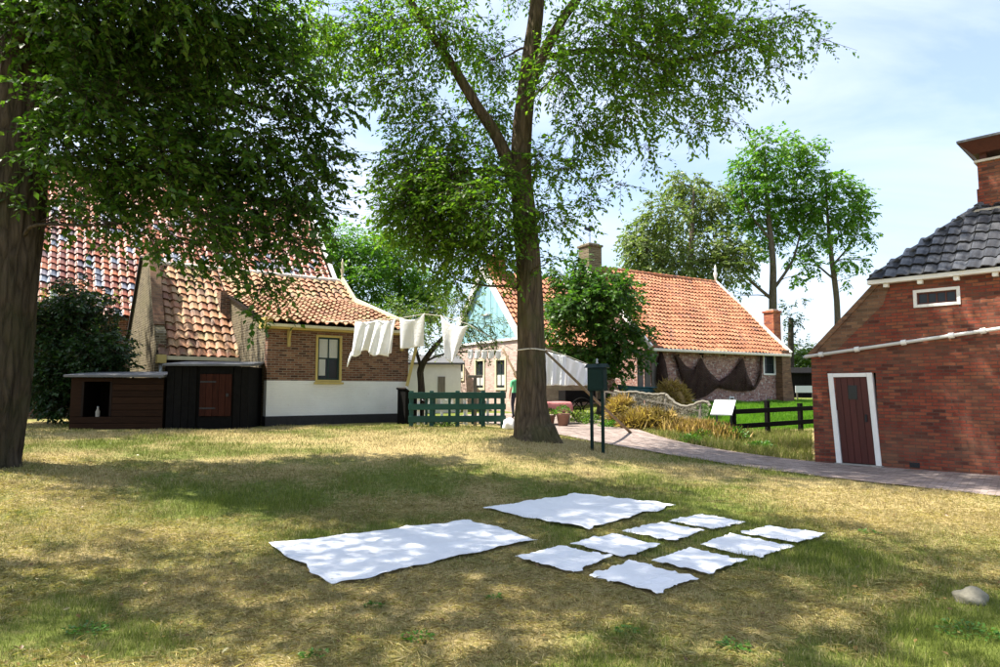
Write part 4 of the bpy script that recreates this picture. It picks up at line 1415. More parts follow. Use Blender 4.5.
    leaf_mesh('crown', np.concatenate(LP), np.concatenate(LT), np.concatenate(LN_), np.concatenate(LS), aspect, leafmat, t)
    return t


def pc(lst, dens, jy=0, seed=0, flat=.8):
    rd = random.Random(seed)
    out = []
    for (px, py, Y, r) in lst:
        Y2 = Y + rd.uniform(-jy, jy)
        out.append((P(px, py, Y2), (r, r, r * flat), max(6, int(dens * r ** 2.2))))
    return out


# ---- centre tree (elm) ----
cb_ = P(531, 439, 15.0); cb_.z = t1(cb_.x, cb_.y) - .03
Yc = 15.0
trunkC = [(Vector((cb_.x + .08, cb_.y, cb_.z - .15)), .64), (P(534, 434, Yc), .50), (P(532, 424, Yc), .40), (P(531, 400, Yc), .335), (P(531, 340, Yc), .305), (P(529.5, 280, Yc), .28), (P(525, 220, Yc), .26),
          (P(521, 170, Yc), .24), (P(523, 120, Yc), .215), (P(530, 60, Yc), .19), (P(537, 0, Yc), .165), (P(540, -90, Yc), .14), (P(536, -190, Yc), .08), (P(536, -260, Yc), .03)]
limbsC = [([P(517, 190, Yc), P(500, 142, 14.9), P(476, 105, 14.8), P(446, 55, 14.7), P(412, 3, 14.6), P(380, -60, 14.6)], .17, .05),
          ([P(526, 95, Yc), P(548, 45, 14.8), P(570, 8, 14.6), P(610, -40, 14.5), P(660, -90, 14.4)], .15, .05),
          ([P(530, 60, Yc), P(600, 50, 14.7), P(680, 60, 14.5), P(760, 40, 14.4)], .08, .025),
          ([P(520, 180, Yc), P(490, 170, 15.2), P(450, 175, 15.0), P(420, 190, 14.8)], .08, .03),
          ([P(537, 0, Yc), P(530, -60, 13.6), P(520, -140, 12.2)], .10, .03), ([P(537, 0, Yc), P(545, -60, 16.8), P(550, -140, 18.2)], .10, .03)]
clC = [(300, 15, 14, .95), (345, 45, 15, .95), (318, 62, 14.5, .6), (385, 30, 15, 1.0), (400, 85, 15.5, .9), (440, 30, 14.5, 1.0), (428, 128, 15, .85), (402, 165, 15, .6),
       (458, 165, 14.6, .85), (412, 207, 14.6, .65), (450, 225, 14.6, .8), (485, 205, 14.2, .7), (480, 250, 14.3, .5), (440, 190, 15, .8), (452, 278, 14.5, .36), (490, 60, 16, .9), (490, 120, 16, .8), (425, 240, 14.8, .45),
       (560, 70, 14, .8), (600, 30, 14.5, 1.0), (582, 128, 15, .7), (640, 60, 14.5, 1.0), (622, 105, 14.5, .75), (690, 38, 14.5, .95), (668, 100, 14.5, .7), (720, 88, 14.5, .65), (700, 125, 14.2, .33), (745, 38, 14.5, .75),
       (790, 22, 14.5, .5), (822, 42, 14.5, .24), (772, 68, 14.5, .35), (735, 122, 14.4, .22), (650, 148, 14.3, .28), (560, 170, 14.6, .5), (592, 183, 14.5, .35), (560, 225, 14.5, .42), (585, 205, 14.5, .28), (548, 262, 14.4, .25), (622, 185, 14.4, .14), (600, 150, 14.5, .4), (700, 5, 14.5, .8), (645, 5, 14, .9)]
clCt = [(350, -60, 15, 1.3), (450, -70, 15, 1.4), (550, -60, 15, 1.4), (650, -60, 15, 1.3), (740, -50, 15, 1.0), (420, -160, 15, 1.5), (530, -180, 15, 1.6), (640, -160, 15, 1.5), (530, -290, 15, 1.5), (700, -120, 15, 1.3), (770, -70, 14.6, 1.1), (690, -210, 15.2, 1.4), (760, -150, 14.4, 1.2), (720, -60, 12.8, 1.1),  # crown above the view; right-hand clumps added to shade the brick wall
        (400, -80, 12.6, 1.3), (520, -110, 12.4, 1.5), (630, -90, 12.6, 1.3), (420, -40, 17.4, 1.4), (520, -50, 18, 1.5), (620, -40, 17.6, 1.4), (470, -180, 17.6, 1.5), (600, -180, 17.6, 1.5), (470, -200, 12.8, 1.4), (590, -190, 12.8, 1.4)]
make_tree('elm_tree', 'tall elm with a thick mossy trunk in the middle of the lawn', cb_, trunkC, limbsC,
          pc([q for q in clC if q[0] > 540], 215, .6, 4) + pc([q for q in clC if q[0] <= 540 and q[1] < 130], 200, .6, 14) + pc([q for q in clC if q[0] <= 540 and q[1] >= 130], 400, .6, 24) + pc([(505, 232, 14.3, .42), (545, 212, 14.4, .32), (500, 178, 14.3, .48), (541, 158, 14.5, .34), (512, 262, 14.4, .26), (420, 180, 14.4, .5), (470, 245, 14.2, .45), (400, 215, 14.6, .45)], 420, .1, 34) + pc(clCt, 95, .5, 5), 'leaf_centre', 'bark', leaf=.128, aspect=.52, spray=.55, per=10, droop=.45, seed=11, nsub=6, lowest=3.0, bark_relief=.085)

# ---- left tree ----
lb_ = P(-10, 469, 10.0); lb_.z = t1(lb_.x, lb_.y) - .03
trunkL = [(Vector((lb_.x - .06, lb_.y, lb_.z - .15)), .47), (P(-14, 460, 10), .425), (P(-8, 430, 10), .405), (P(-1, 380, 10), .395), (P(7, 300, 10), .385), (P(14, 230, 10), .38), (P(19, 160, 10), .36), (P(21, 90, 10), .34), (P(22, 0, 10), .30), (P(25, -130, 10), .22), (P(30, -300, 10), .12), (P(30, -420, 10), .04)]
limbsL = [([P(22, 150, 10), P(70, 120, 10.2), P(140, 90, 10.3), P(230, 100, 10.4), P(310, 120, 10.4)], .09, .03),
          ([P(20, 190, 10), P(60, 160, 10), P(130, 165, 10.1), P(210, 190, 10.0), P(270, 230, 9.9)], .06, .02),
          ([P(22, 20, 10), P(80, -10, 10.2), P(170, -20, 10.3), P(260, -10, 10.3)], .15, .04),
          ([P(22, 60, 10), Vector((-6.6, 8.6, 8.2)), Vector((-5.6, 7.0, 8.9)), Vector((-4.4, 5.6, 9.4)), Vector((-3.2, 4.4, 9.8))], .17, .05),
          ([P(24, -60, 10), Vector((-6.0, 9.6, 9.8)), Vector((-4.6, 9.0, 10.8)), Vector((-3.2, 8.4, 11.4))], .14, .04),
          ([P(20, 40, 10), P(-60, 0, 10.3), P(-140, -40, 10.6)], .12, .04)]
clL = [(70, 30, 9.6, .9), (150, 30, 10, 1.0), (232, 42, 10, .85), (290, 85, 10.4, .62), (100, 110, 10, .85), (180, 115, 10, .85), (255, 140, 10, .75), (318, 140, 10.4, .42), (338, 108, 10.4, .28), (80, 180, 10.5, .45), (140, 188, 10.5, .55),
       (200, 195, 10, .58), (262, 205, 10, .52), (310, 205, 10, .38), (236, 250, 9.8, .36), (266, 285, 9.7, .26), (300, 245, 9.8, .26), (210, 250, 10, .22), (60, 85, 10.6, .7), (268, 25, 10.5, .5), (38, 172, 9.4, .2), (14, 200, 9.4, .2), (60, 215, 9.8, .25), (255, 310, 9.7, .16),
       (120, 65, 11.4, .9), (200, 75, 11.4, .9), (160, 150, 11.3, .8), (285, 170, 10.6, .42), (110, 225, 10, .22), (330, 160, 10.3, .25), (90, 5, 9, .9), (180, -10, 9.2, .9), (30, 30, 9.2, .5), (155, 235, 10, .28), (185, 245, 9.9, .25), (110, 170, 9.6, .5), (60, 140, 9.5, .5), (230, 170, 9.7, .55), (290, 195, 9.8, .4), (235, 215, 9.7, .4), (180, 165, 9.5, .55), (120, 205, 9.8, .3), (320, 180, 10.2, .3), (280, 240, 9.7, .3), (200, 225, 9.7, .3)]
clLt = [(60, -80, 10, 1.2), (160, -90, 10, 1.2), (250, -60, 10, .9), (100, -210, 10, 1.5), (220, -190, 10.4, 1.2), (20, -150, 10, 1.2), (-80, 0, 10.2, 1.1), (-130, -90, 10.4, 1.3), (-60, -250, 10.2, 1.5), (60, -340, 10, 1.5), (-90, 90, 10.4, .7)]
clW = [(Vector(p), (r, r, r * .8), int((130 if p[1] >= 4.9 else 25) * r ** 2.2)) for p, r in [((-5.4, 7.2, 8.6), 1.3), ((-3.9, 6.6, 9.2), 1.3), ((-6.6, 5.6, 9.4), 1.4), ((-4.6, 5.0, 9.6), 1.4), ((-3.0, 4.6, 10.2), 1.3), ((-5.2, 8.8, 10.6), 1.5), ((-3.4, 8.0, 11.0), 1.4), ((-6.8, 7.2, 11.0), 1.6), ((-4.8, 6.4, 11.6), 1.5), ((-2.4, 6.2, 11.0), 1.2), ((-5.6, 3.4, 9.6), 1.3), ((-4.0, 2.6, 10.2), 1.2), ((-7.4, 3.4, 10.2), 1.5), ((-2.6, 3.0, 10.8), 1.1), ((-8.5, 6, 9), 1.5)]]  # unseen crown clumps above the view, added to shade the sheets and lawn
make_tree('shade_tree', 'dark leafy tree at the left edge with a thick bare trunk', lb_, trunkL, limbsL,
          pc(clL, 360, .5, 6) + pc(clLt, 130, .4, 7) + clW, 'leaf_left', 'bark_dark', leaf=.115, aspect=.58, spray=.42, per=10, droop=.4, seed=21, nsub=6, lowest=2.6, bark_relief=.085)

# ---- added tree further back at the left, placed to shade the cottage ----
b = Vector((-16.4, 18.2, t1(-16.4, 18.2) - .05))
rdB = random.Random(77); clB = []
for i in range(34):
    while True:
        q = Vector((rdB.uniform(-1, 1), rdB.uniform(-1, 1), rdB.uniform(-1, 1)))
        if q.length < 1: break
    r_ = rdB.uniform(.9, 1.5)
    clB.append((Vector((-15.6 + q.x * 3.4, 18.4 + q.y * 3.6, 10.4 + q.z * 2.6)), (r_, r_, r_ * .8), int(48 * r_ ** 2.2)))
make_tree('added_tree', 'leafy tree added at the far left edge behind the nearer trunk to shade the cottage', b, [(b + Vector((0, 0, -.1)), .42), (b + Vector((0, 0, .6)), .34), (b + Vector((.1, 0, 3)), .29), (b + Vector((.3, .1, 6)), .24), (b + Vector((.6, .1, 9)), .15), (b + Vector((.7, .1, 12)), .05)],
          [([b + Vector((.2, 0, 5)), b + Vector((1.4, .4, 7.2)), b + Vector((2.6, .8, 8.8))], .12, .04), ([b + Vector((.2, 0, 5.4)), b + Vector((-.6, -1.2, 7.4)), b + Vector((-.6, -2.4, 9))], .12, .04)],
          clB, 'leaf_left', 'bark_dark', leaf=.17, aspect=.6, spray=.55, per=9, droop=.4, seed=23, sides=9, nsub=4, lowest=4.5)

# ---- lime tree before the far houses ----
def cloud(cx, cy, Y, w, h, n, r, seed, dy=1.0):
    rd = random.Random(seed); out = []
    for i in range(n):
        while True:
            a, b = rd.uniform(-1, 1), rd.uniform(-1, 1)
            if a * a + b * b < 1: break
        out.append((cx + a * w, cy + b * h, Y + rd.uniform(-dy, dy), r * rd.uniform(.7, 1.2)))
    return out
b = P(603, 412, 24.5); b.z = t1(b.x, b.y) - .05
make_tree('lime_tree', 'dense rounded lime tree in front of the orange roofs', b, [(b, .22), (P(603, 385, 24.5), .16), (P(600, 340, 24.5), .12), (P(600, 285, 24.5), .05)], [],
          pc(cloud(598, 320, 24.3, 36, 45, 26, .62, 2, 1.1) + [(560, 275, 24.3, .5), (640, 355, 24.3, .4), (555, 330, 24.2, .5), (575, 262, 24.5, .45), (640, 330, 24, .4), (620, 375, 24, .35), (565, 355, 24.4, .4)], 210, 0, 3), 'leaf_lime', 'bark_thin', leaf=.16, aspect=.75, spray=.4, per=9, droop=.5, seed=31, sides=8, nsub=4)
# ---- apple tree at the green fence ----
b = P(423, 404, 21.5); b.z = t1(b.x, b.y) - .05
make_tree('apple_tree', 'small apple tree with a crooked trunk behind the green fence', b, [(b, .13), (P(421, 385, 21.5), .11), (P(421, 368, 21.4), .10), (P(432, 350, 21.3), .08), (P(450, 330, 21.3), .05)], [([P(421, 368, 21.4), P(415, 345, 21.4), P(412, 325, 21.4)], .06, .03)],
          pc([(430, 312, 21.4, .55), (455, 305, 21.4, .6), (475, 328, 21.3, .55), (490, 345, 21.3, .35), (415, 335, 21.4, .35), (448, 345, 21.3, .45), (405, 318, 21.5, .4), (470, 300, 21.4, .4), (492, 325, 21.4, .35), (430, 338, 21.3, .35), (480, 352, 21.3, .3), (458, 328, 21, .5), (410, 350, 21.4, .22), (500, 335, 21.3, .25)], 230, .3, 8), 'leaf_apple', 'bark_dark', leaf=.085, aspect=.6, spray=.35, per=10, droop=.3, seed=41, sides=8, nsub=4)
# ---- trees behind the left house ----
for i, (bx, Y, pts, lm, lab) in enumerate([
    (350, 40, [(335, 235, 40, 1.2), (350, 255, 40, 1.4), (345, 285, 40, 1.3), (370, 270, 40, 1.3), (330, 265, 40, 1.1), (365, 245, 40, 1.0), (375, 295, 40, 1.0), (355, 310, 40, 1.2)], 'leaf_bright', 'dark green tree directly behind the cream verge of the cottage'),
    (400, 42, [(395, 250, 42, 1.3), (405, 275, 42, 1.4), (385, 270, 42, 1.0), (420, 285, 42, 1.1), (400, 300, 42, 1.3), (385, 240, 42, .9), (425, 305, 42, 1.2), (440, 290, 42, .9)], 'leaf_bright', 'pale green tree behind the hanging laundry')]):
    b = P(bx, 400, Y); b.z = t1(b.x, b.y) - .05
    make_tree('background_tree', lab, b, [(b, .25), (P(bx, 350, Y), .2), (P(bx, 300, Y), .12), (P(bx, 260, Y), .06)], [], pc(pts, 150, 1.0, i), lm, 'bark_thin', leaf=.2, aspect=.6, spray=.6, per=9, droop=.4, seed=51 + i, sides=7, twig=False, nsub=3, group='trees behind the houses')
b = P(395, 402, 31); b.z = t1(b.x, b.y) - .05
make_tree('flowering_shrub', 'yellow-green shrub showing above the cottage eaves', b, [(b, .1), (P(395, 330, 31), .05)], [], pc([(375, 312, 31, .5), (395, 305, 31, .6), (415, 312, 31, .6), (435, 318, 31, .5), (405, 330, 31, .8), (385, 330, 31, .7), (425, 335, 31, .6)], 110, .4, 9), 'leaf_hedge', 'bark_thin', leaf=.13, aspect=.6, spray=.4, per=9, droop=.1, seed=61, sides=6, twig=False, nsub=3, cat='shrub')
# ---- the three tall trees on the right ----
Yr = 48
def rt(lab, lm, bx, trunk, limbs, pts, dens, leaf, seed, droop):
    b = P(bx, 398, Yr); b.z = t1(b.x, b.y) - .1
    make_tree('tall_tree', lab, b, [(b, .34)] + [(P(x, y, Yr), r) for x, y, r in trunk], [([P(x, y, Yr + dy) for x, y, dy in q], r0, r1) for q, r0, r1 in limbs], pc(pts, dens, 1.6, seed), lm, 'bark_thin', leaf=leaf, aspect=.5, spray=.8, per=10, droop=droop, seed=seed, sides=8, twig=True, nsub=5, group='tall trees beyond the orange-roofed house', lowest=4.0)
rt('dusty grey-green willow rising behind the orange roof, left of the tall trees', 'leaf_willow', 690, [(690, 340, .3), (690, 280, .24), (692, 230, .15), (694, 190, .06)], [([(690, 300, 0), (665, 270, 0), (645, 245, 0)], .12, .04), ([(690, 290, 0), (715, 262, 0), (735, 245, 0)], .12, .04)],
   [(645, 250, Yr, 1.7), (640, 232, Yr, 1.2), (665, 215, Yr, 1.7), (690, 188, Yr, 1.5), (700, 215, Yr, 1.8), (672, 245, Yr, 1.8), (715, 245, Yr, 1.6), (690, 265, Yr, 1.7), (735, 255, Yr, 1.4), (660, 270, Yr, 1.5), (725, 270, Yr, 1.3), (680, 180, Yr, .8), (715, 195, Yr, 1.1), (640, 265, Yr, 1.2), (632, 240, Yr, .8)], 52, .33, 71, .55)
rt('tallest bright green tree with a forked trunk behind the chimney', 'leaf_bright', 773, [(773, 340, .3), (773, 300, .28), (773, 260, .22), (768, 210, .15), (765, 150, .06)], [([(773, 300, 0), (750, 280, 0), (735, 262, .5), (725, 255, .5)], .13, .04), ([(773, 290, 0), (792, 262, 0), (800, 235, 0)], .13, .05), ([(771, 240, 0), (748, 210, 0), (740, 180, 0)], .1, .04)],
   [(765, 145, Yr, 1.3), (750, 165, Yr, 1.2), (742, 190, Yr, 1.3), (765, 185, Yr, 1.5), (785, 170, Yr, 1.3), (795, 150, Yr, .9), (755, 215, Yr, 1.4), (780, 210, Yr, 1.5), (740, 218, Yr, 1.0), (770, 238, Yr, 1.3), (795, 225, Yr, 1.2), (740, 245, Yr, .8), (755, 262, Yr, .7), (795, 255, Yr, .7), (748, 280, Yr, .45), (800, 275, Yr, .5), (740, 295, Yr, .4), (795, 195, Yr, 1.0), (790, 140, Yr, .7), (812, 150, Yr, .8)], 52, .33, 72, .35)
rt('rightmost tall green tree with a slender leaning trunk near the brick building', 'leaf_bright', 838, [(838, 340, .22), (837, 300, .2), (832, 260, .16), (828, 220, .1), (826, 180, .05)], [([(835, 280, 0), (815, 262, 0), (805, 245, 0)], .08, .03), ([(833, 265, 0), (850, 245, 0), (860, 225, 0)], .08, .03)],
   [(815, 175, Yr, 1.2), (835, 185, Yr, 1.3), (855, 195, Yr, 1.1), (825, 210, Yr, 1.4), (850, 218, Yr, 1.2), (808, 205, Yr, 1.1), (835, 235, Yr, 1.1), (860, 235, Yr, .8), (815, 240, Yr, .9), (845, 260, Yr, .7), (862, 260, Yr, .5), (812, 265, Yr, .6), (850, 278, Yr, .4), (866, 215, Yr, .6)], 52, .33, 73, .35)
b = P(791, 398, 42); b.z = t1(b.x, b.y) - .1
make_tree('pollard_tree', 'small ivy-clad pollard stump just right of the low chimney', b, [(b, .2), (P(791, 350, 42), .18), (P(791, 318, 42), .14)], [], pc([(791, 318, 42, .55), (790, 335, 42, .4), (786, 305, 42, .4), (797, 322, 42, .4), (800, 300, 42, .3)], 120, .2, 5), 'leaf_dark', 'bark_dark', leaf=.16, aspect=.6, spray=.4, per=9, seed=81, sides=7, twig=False, nsub=2)
for i, (px, py, Y, w, h, lab) in enumerate([(806, 368, 46, 22, 20, 'light green hedge bush between the far house and the brick building'), (840, 365, 50, 25, 18, 'light green bush just behind the corner of the brick building')]):
    b = P(px, 398, Y); b.z = t1(b.x, b.y) - .1
    make_tree('hedge_bush', lab, b, [(b, .1), (P(px, py, Y), .04)], [], pc(cloud(px, py, Y, w, h, 14, .9, i + 4, 1.0), 80, 0, i), 'leaf_hedge', 'bark_thin', leaf=.2, aspect=.6, spray=.5, per=9, droop=.1, seed=91 + i, sides=6, twig=False, nsub=2, cat='shrub', group='bushes beyond the meadow')
# ---- dark shrub left, in front of the barn ----
b = P(80, 420, 19.3); b.z = t1(b.x, b.y) - .05
make_tree('evergreen_shrub', 'large dark evergreen shrub between the left trunk and the cottage gable', b, [(b, .14), (P(80, 380, 19.3), .1), (P(80, 330, 19.3), .05)], [([P(80, 395, 19.3), P(50, 360, 19.3), P(45, 330, 19.3)], .06, .03), ([P(80, 395, 19.3), P(105, 360, 19.3), P(108, 335, 19.3)], .06, .03)],
          pc(cloud(76, 352, 19.3, 46, 56, 34, .62, 12, .8) + [(45, 310, 19.2, .4), (75, 305, 19.2, .35), (105, 312, 19.4, .35), (55, 400, 19, .5), (100, 400, 19.2, .4), (40, 385, 19, .4)], 260, 0, 3), 'leaf_dark', 'bark_dark', leaf=.13, aspect=.55, spray=.35, per=10, droop=.2, seed=95, sides=7, nsub=3, cat='shrub')
b = P(36, 400, 22.5); b.z = t1(b.x, b.y) - .05
make_tree('evergreen_shrub', 'pale-tipped shrub peeping over the dark one below the barn roof', b, [(b, .1), (P(60, 330, 22.5), .05)], [], pc([(45, 300, 22.5, .35), (60, 296, 22.5, .35), (80, 300, 22.5, .3), (110, 300, 22.5, .3), (95, 305, 22.5, .3), (30, 310, 22.5, .5), (60, 320, 22.5, .6), (95, 325, 22.5, .5)], 150, .2, 4), 'leaf_apple', 'bark_thin', leaf=.09, aspect=.5, spray=.35, per=9, droop=-.2, seed=96, sides=6, twig=False, nsub=2, cat='shrub')

# ================================================================== CLOTHS ON THE LAWN
def lawn_cloth(name, label, corners, group, n=30, seed=0, cat='cloth'):
    rd = np.random.default_rng(seed)
    q = [G(*c) for c in corners]
    s, t = np.meshgrid(np.linspace(0, 1, n + 1), np.linspace(0, 1, n + 1))
    xy = [(q[0][k] * (1 - s) * (1 - t) + q[1][k] * s * (1 - t) + q[2][k] * s * t + q[3][k] * (1 - s) * t) for k in (0, 1)]
    size = max((q[1] - q[0]).length, (q[3] - q[0]).length)
    ox, oy = rd.uniform(0, 50, 2)
    edge = np.minimum(np.minimum(s, 1 - s), np.minimum(t, 1 - t))
    ew = np.exp(-edge / .04)
    x = xy[0] + ew * (vnoise(s * 11 + ox, t * 11 + oy) - .5) * .10 * size / 1.5
    y = xy[1] + ew * (vnoise(s * 11 + oy, t * 11 + ox) - .5) * .10 * size / 1.5
    wr_ = (fbm(x * 2.5 + ox, y * 2.5 + oy, 4) - .45) * .020 + (np.abs(vnoise(x * 8 + y * 3 + ox, y * 3 - x + oy) - .5)) * .018 + (np.abs(vnoise(x * 5 - y * 14 + ox, y * 6 + x * 11 + oy) - .5)) * .008
    z = T(x, y) + .032 + wr_ + ew * (vnoise(s * 9 + ox * 2, t * 9) - .45) * .02
    for k_ in (1 / 3, 2 / 3):
        z = z + .007 * np.exp(-((s - k_) / .012) ** 2) + .006 * np.exp(-((t - k_) / .012) ** 2)
    z = z + .004 * np.exp(-((edge - .022) / .006) ** 2)
    o0 = q[0].copy(); cx, cy = float(x.mean()), float(y.mean()); cz = t1(cx, cy)
    v = np.stack([x.ravel() - cx, y.ravel() - cy, z.ravel() - cz], -1)
    i = np.arange(n * n); r = i // n; c = i % n; a = r * (n + 1) + c
    f = np.stack([a, a + 1, a + n + 2, a + n + 1], -1)
    o = npmesh(name, v, f, 'linen', smooth=True)
    o.location = (cx, cy, cz)
    md = o.modifiers.new('thick', 'SOLIDIFY'); md.thickness = .005
    tag(o, label, cat, group)
    return [(p.x, p.y) for p in q]


CL = []
CL.append(lawn_cloth('bed_sheet', 'largest white bed sheet spread on the lawn, the one nearest the left tree', [(270, 548), (333, 589), (538, 543), (469, 523)], 'bed sheets bleaching on the lawn', 110, 1))
CL.append(lawn_cloth('bed_sheet', 'white bed sheet spread on the lawn behind the rows of napkins', [(483, 512), (589, 532), (677, 507), (577, 496)], 'bed sheets bleaching on the lawn', 110, 2))
NAP = [([(516, 561), (574, 578), (613, 561), (559, 549)], 'white napkin on the grass, leftmost of the back row of four'),
       ([(571, 548), (625, 561), (659, 549), (613, 537)], 'white napkin on the grass, second from left in the back row'),
       ([(622, 535), (675, 545), (704, 534), (661, 526)], 'white napkin on the grass, third from left in the back row'),
       ([(669, 524), (712, 533), (746, 526), (703, 517)], 'white napkin on the grass, rightmost of the back row of four'),
       ([(590, 580), (658, 600), (697, 582), (631, 564)], 'white napkin on the grass, nearest of all to the viewer'),
       ([(653, 565), (709, 579), (746, 564), (691, 552)], 'white napkin on the grass, second from left in the front row'),
       ([(701, 549), (760, 562), (794, 551), (730, 537)], 'white napkin on the grass, third from left in the front row'),
       ([(741, 536), (797, 547), (826, 538), (769, 529)], 'white napkin on the grass, farthest right of all eight')]
for i, (c, l) in enumerate(NAP):
    CL.append(lawn_cloth('napkin', l, c, 'napkins bleaching on the lawn', 60, 10 + i))

# ================================================================== GRASS BLADES
def blades(name, x, y, h, w, mat, kind_label, lean=.5, seed=1, dry=None, parent=None):
    rg = np.random.default_rng(seed)
    n = len(x)
    z = T(x, y) + (fbm(x * 1.5, y * 1.5, 3) - .5) * .035 - .008
    a = rg.uniform(0, 2 * np.pi, n); h = h * rg.uniform(.45, 1.3, n)
    la = rg.uniform(0, 2 * np.pi, n); le = lean * h * rg.random(n)
    dx = np.cos(a) * w; dy = np.sin(a) * w
    v0 = np.stack([x - dx, y - dy, z], -1); v1 = np.stack([x + dx, y + dy, z], -1)
    v2 = np.stack([x + np.cos(la) * le, y + np.sin(la) * le, z + h], -1)
    v = np.stack([v0, v1, v2], 1).reshape(-1, 3)
    f = np.arange(3 * n).reshape(-1, 3)
    at = {'dry': np.repeat(dry if dry is not None else dryness(x, y), 3)}
    o = npmesh(name, v, f, mat, parent, attrs=at)
    return o


def inset(poly, k=1.0):
    cx = sum(p[0] for p in poly) / len(poly); cy = sum(p[1] for p in poly) / len(poly)
    return [(cx + (p[0] - cx) * k, cy + (p[1] - cy) * k) for p in poly]


def lawn():
    rg = np.random.default_rng(5)
    X, Y_, H, W = [], [], [], []
    for (y0, y1, dens, h, w) in ((3.2, 6.0, 6500, .040, .0026), (6.0, 9.0, 4200, .042, .0032), (9.0, 13.0, 1900, .045, .0045), (13, 19, 800, .05, .007)):
        xr = y1 * .82 + .3
        n = int(dens * (2 * xr) * (y1 - y0))
        x = rg.uniform(-xr, xr, n); y = rg.uniform(y0, y1, n)
        k = np.abs(x) < y * .80 + .4
        d = vnoise(x * 5, y * 5)
        k &= rg.random(n) < .45 + .9 * d
        x, y = x[k], y[k]
        X.append(x); Y_.append(y); H.append(np.full(len(x), h) * (.6 + .9 * vnoise(x * 2.2 + 9, y * 2.2))); W.append(np.full(len(x), w))
    x = np.concatenate(X); y = np.concatenate(Y_); h = np.concatenate(H); w = np.concatenate(W)
    k = ~inpoly(x, y, PATH_POLY)
    k &= ~inpoly(x, y, MEADOW)
    for c in CL: k &= ~inpoly(x, y, inset(c))
    # keep out of the brick building, hutches and the cottage
    def infr(fr, a, b, c, d):
        u = (x - fr.o.x) * fr.e.x + (y - fr.o.y) * fr.e.y; v = (x - fr.o.x) * fr.n.x + (y - fr.o.y) * fr.n.y
        return (u > a) & (u < b) & (v > c) & (v < d)
    k &= ~infr(FR, -.02, 12, -.02, 6) & ~infr(FA, -4, 5, -.05, 9)
    fh = Frame(Ha.location.x, Ha.location.y, 0, R(7)); k &= ~infr(fh, -.15, 4.8, -.25, 2)
    x, y, h, w = x[k], y[k], h[k], w[k]
    dr = dryness(x, y)
    h = h * np.where(dr < .4, 1.35, 1.0)
    o = blades('lawn_grass', x, y, h, w, 'lawn_blades', '', .75, 3, dr)
    tag(o, 'short dry mown grass of the lawn', 'grass', kind='stuff')
    # matted clippings lying flat
    k = (rg.random(len(x)) < .30) & (dr > .35) & (y < 11)
    x2, y2 = x[k] + rg.normal(size=k.sum()) * .01, y[k]; n = len(x2)
    a = rg.uniform(0, 6.283, n)
    z2 = T(x2, y2) + (fbm(x2 * 1.5, y2 * 1.5, 3) - .5) * .035 + rg.uniform(.006, .026, n)
    o = leaf_mesh('grass_clippings', np.stack([x2, y2, z2], -1), np.stack([np.cos(a), np.sin(a), rg.normal(size=n) * .2], -1), np.array([0, 0, 1.]) + rg.normal(size=(n, 3)) * .35, rg.uniform(.03, .09, n), .06, 'clippings', None)
    tag(o, 'pale dry clippings matted over the mown lawn', 'grass', kind='stuff')
    n = 900
    yy = rg.uniform(3.4, 14, n); xx = rg.uniform(-.8, .8, n) * yy
    kk = ~inpoly(xx, yy, PATH_POLY)
    for c in CL: kk &= ~inpoly(xx, yy, inset(c, 1.03))
    xx, yy = xx[kk], yy[kk]; n = len(xx); a = rg.uniform(0, 6.283, n)
    o = leaf_mesh('fallen_leaves', np.stack([xx, yy, T(xx, yy) + .035], -1), np.stack([np.cos(a), np.sin(a), rg.normal(size=n) * .3], -1), np.array([0, 0, 1.]) + rg.normal(size=(n, 3)) * .4, rg.uniform(.025, .06, n), .6, 'litter', None)
    tag(o, 'scattered small fallen leaves on the lawn', 'leaves', kind='stuff')


lawn()


def area_blades(name, poly, n, h, w, mat, label, seed, dry=0.0, lean=.5, cat='grass'):
    rg = np.random.default_rng(seed)
    xs = [p[0] for p in poly]; ys = [p[1] for p in poly]
    x = rg.uniform(min(xs), max(xs), n * 3); y = rg.uniform(min(ys), max(ys), n * 3)
    k = inpoly(x, y, poly) & ~inpoly(x, y, PATH_POLY)
    x, y = x[k][:n], y[k][:n]
    o = blades(name, x, y, h * (.5 + vnoise(x * 1.7, y * 1.7)), w, mat, '', lean, seed, np.full(len(x), dry))
    tag(o, label, cat, kind='stuff')


area_blades('meadow_grass', MEADOW, 110000, .12, .012, 'meadow_leaf', 'bright green meadow grass behind the black fence', 8, -.4)
VERGE = [G(600, 427), G(632, 430), G(655, 437), G(680, 443), G(715, 451), G(765, 459), G(812, 465), G(812, 432), G(735, 431), G(700, 421), G(660, 416), G(625, 412), G(606, 414)]
area_blades('verge_grass', VERGE, 26000, .16, .008, 'lawn_blades', 'rough green and straw grass on the verge between path and black fence', 9, .30, .8)

# weeds in the lawn
def rosette(px, py, r, n, seed, label):
    rg = np.random.default_rng(seed)
    c = G(px, py); r = r * .65; n = int(n * .6)
    a = rg.uniform(0, 2 * np.pi, n); d = r * np.sqrt(rg.random(n))
    pos = np.stack([np.cos(a) * d, np.sin(a) * d * .8, rg.uniform(.005, .035, n)], -1)
    tip = np.stack([np.cos(a) + rg.normal(size=n) * .4, np.sin(a) + rg.normal(size=n) * .4, rg.uniform(.0, .45, n)], -1)
    nor = np.array([0, 0, 1.]) + rg.normal(size=(n, 3)) * .4
    o = leaf_mesh('weed', pos, tip, nor, rg.uniform(.022, .042, n), .6, 'leaf_weed', None)
    o.location = (c.x, c.y, t1(c.x, c.y) + .005)
    tag(o, label, 'weed', 'green weeds in the lawn')


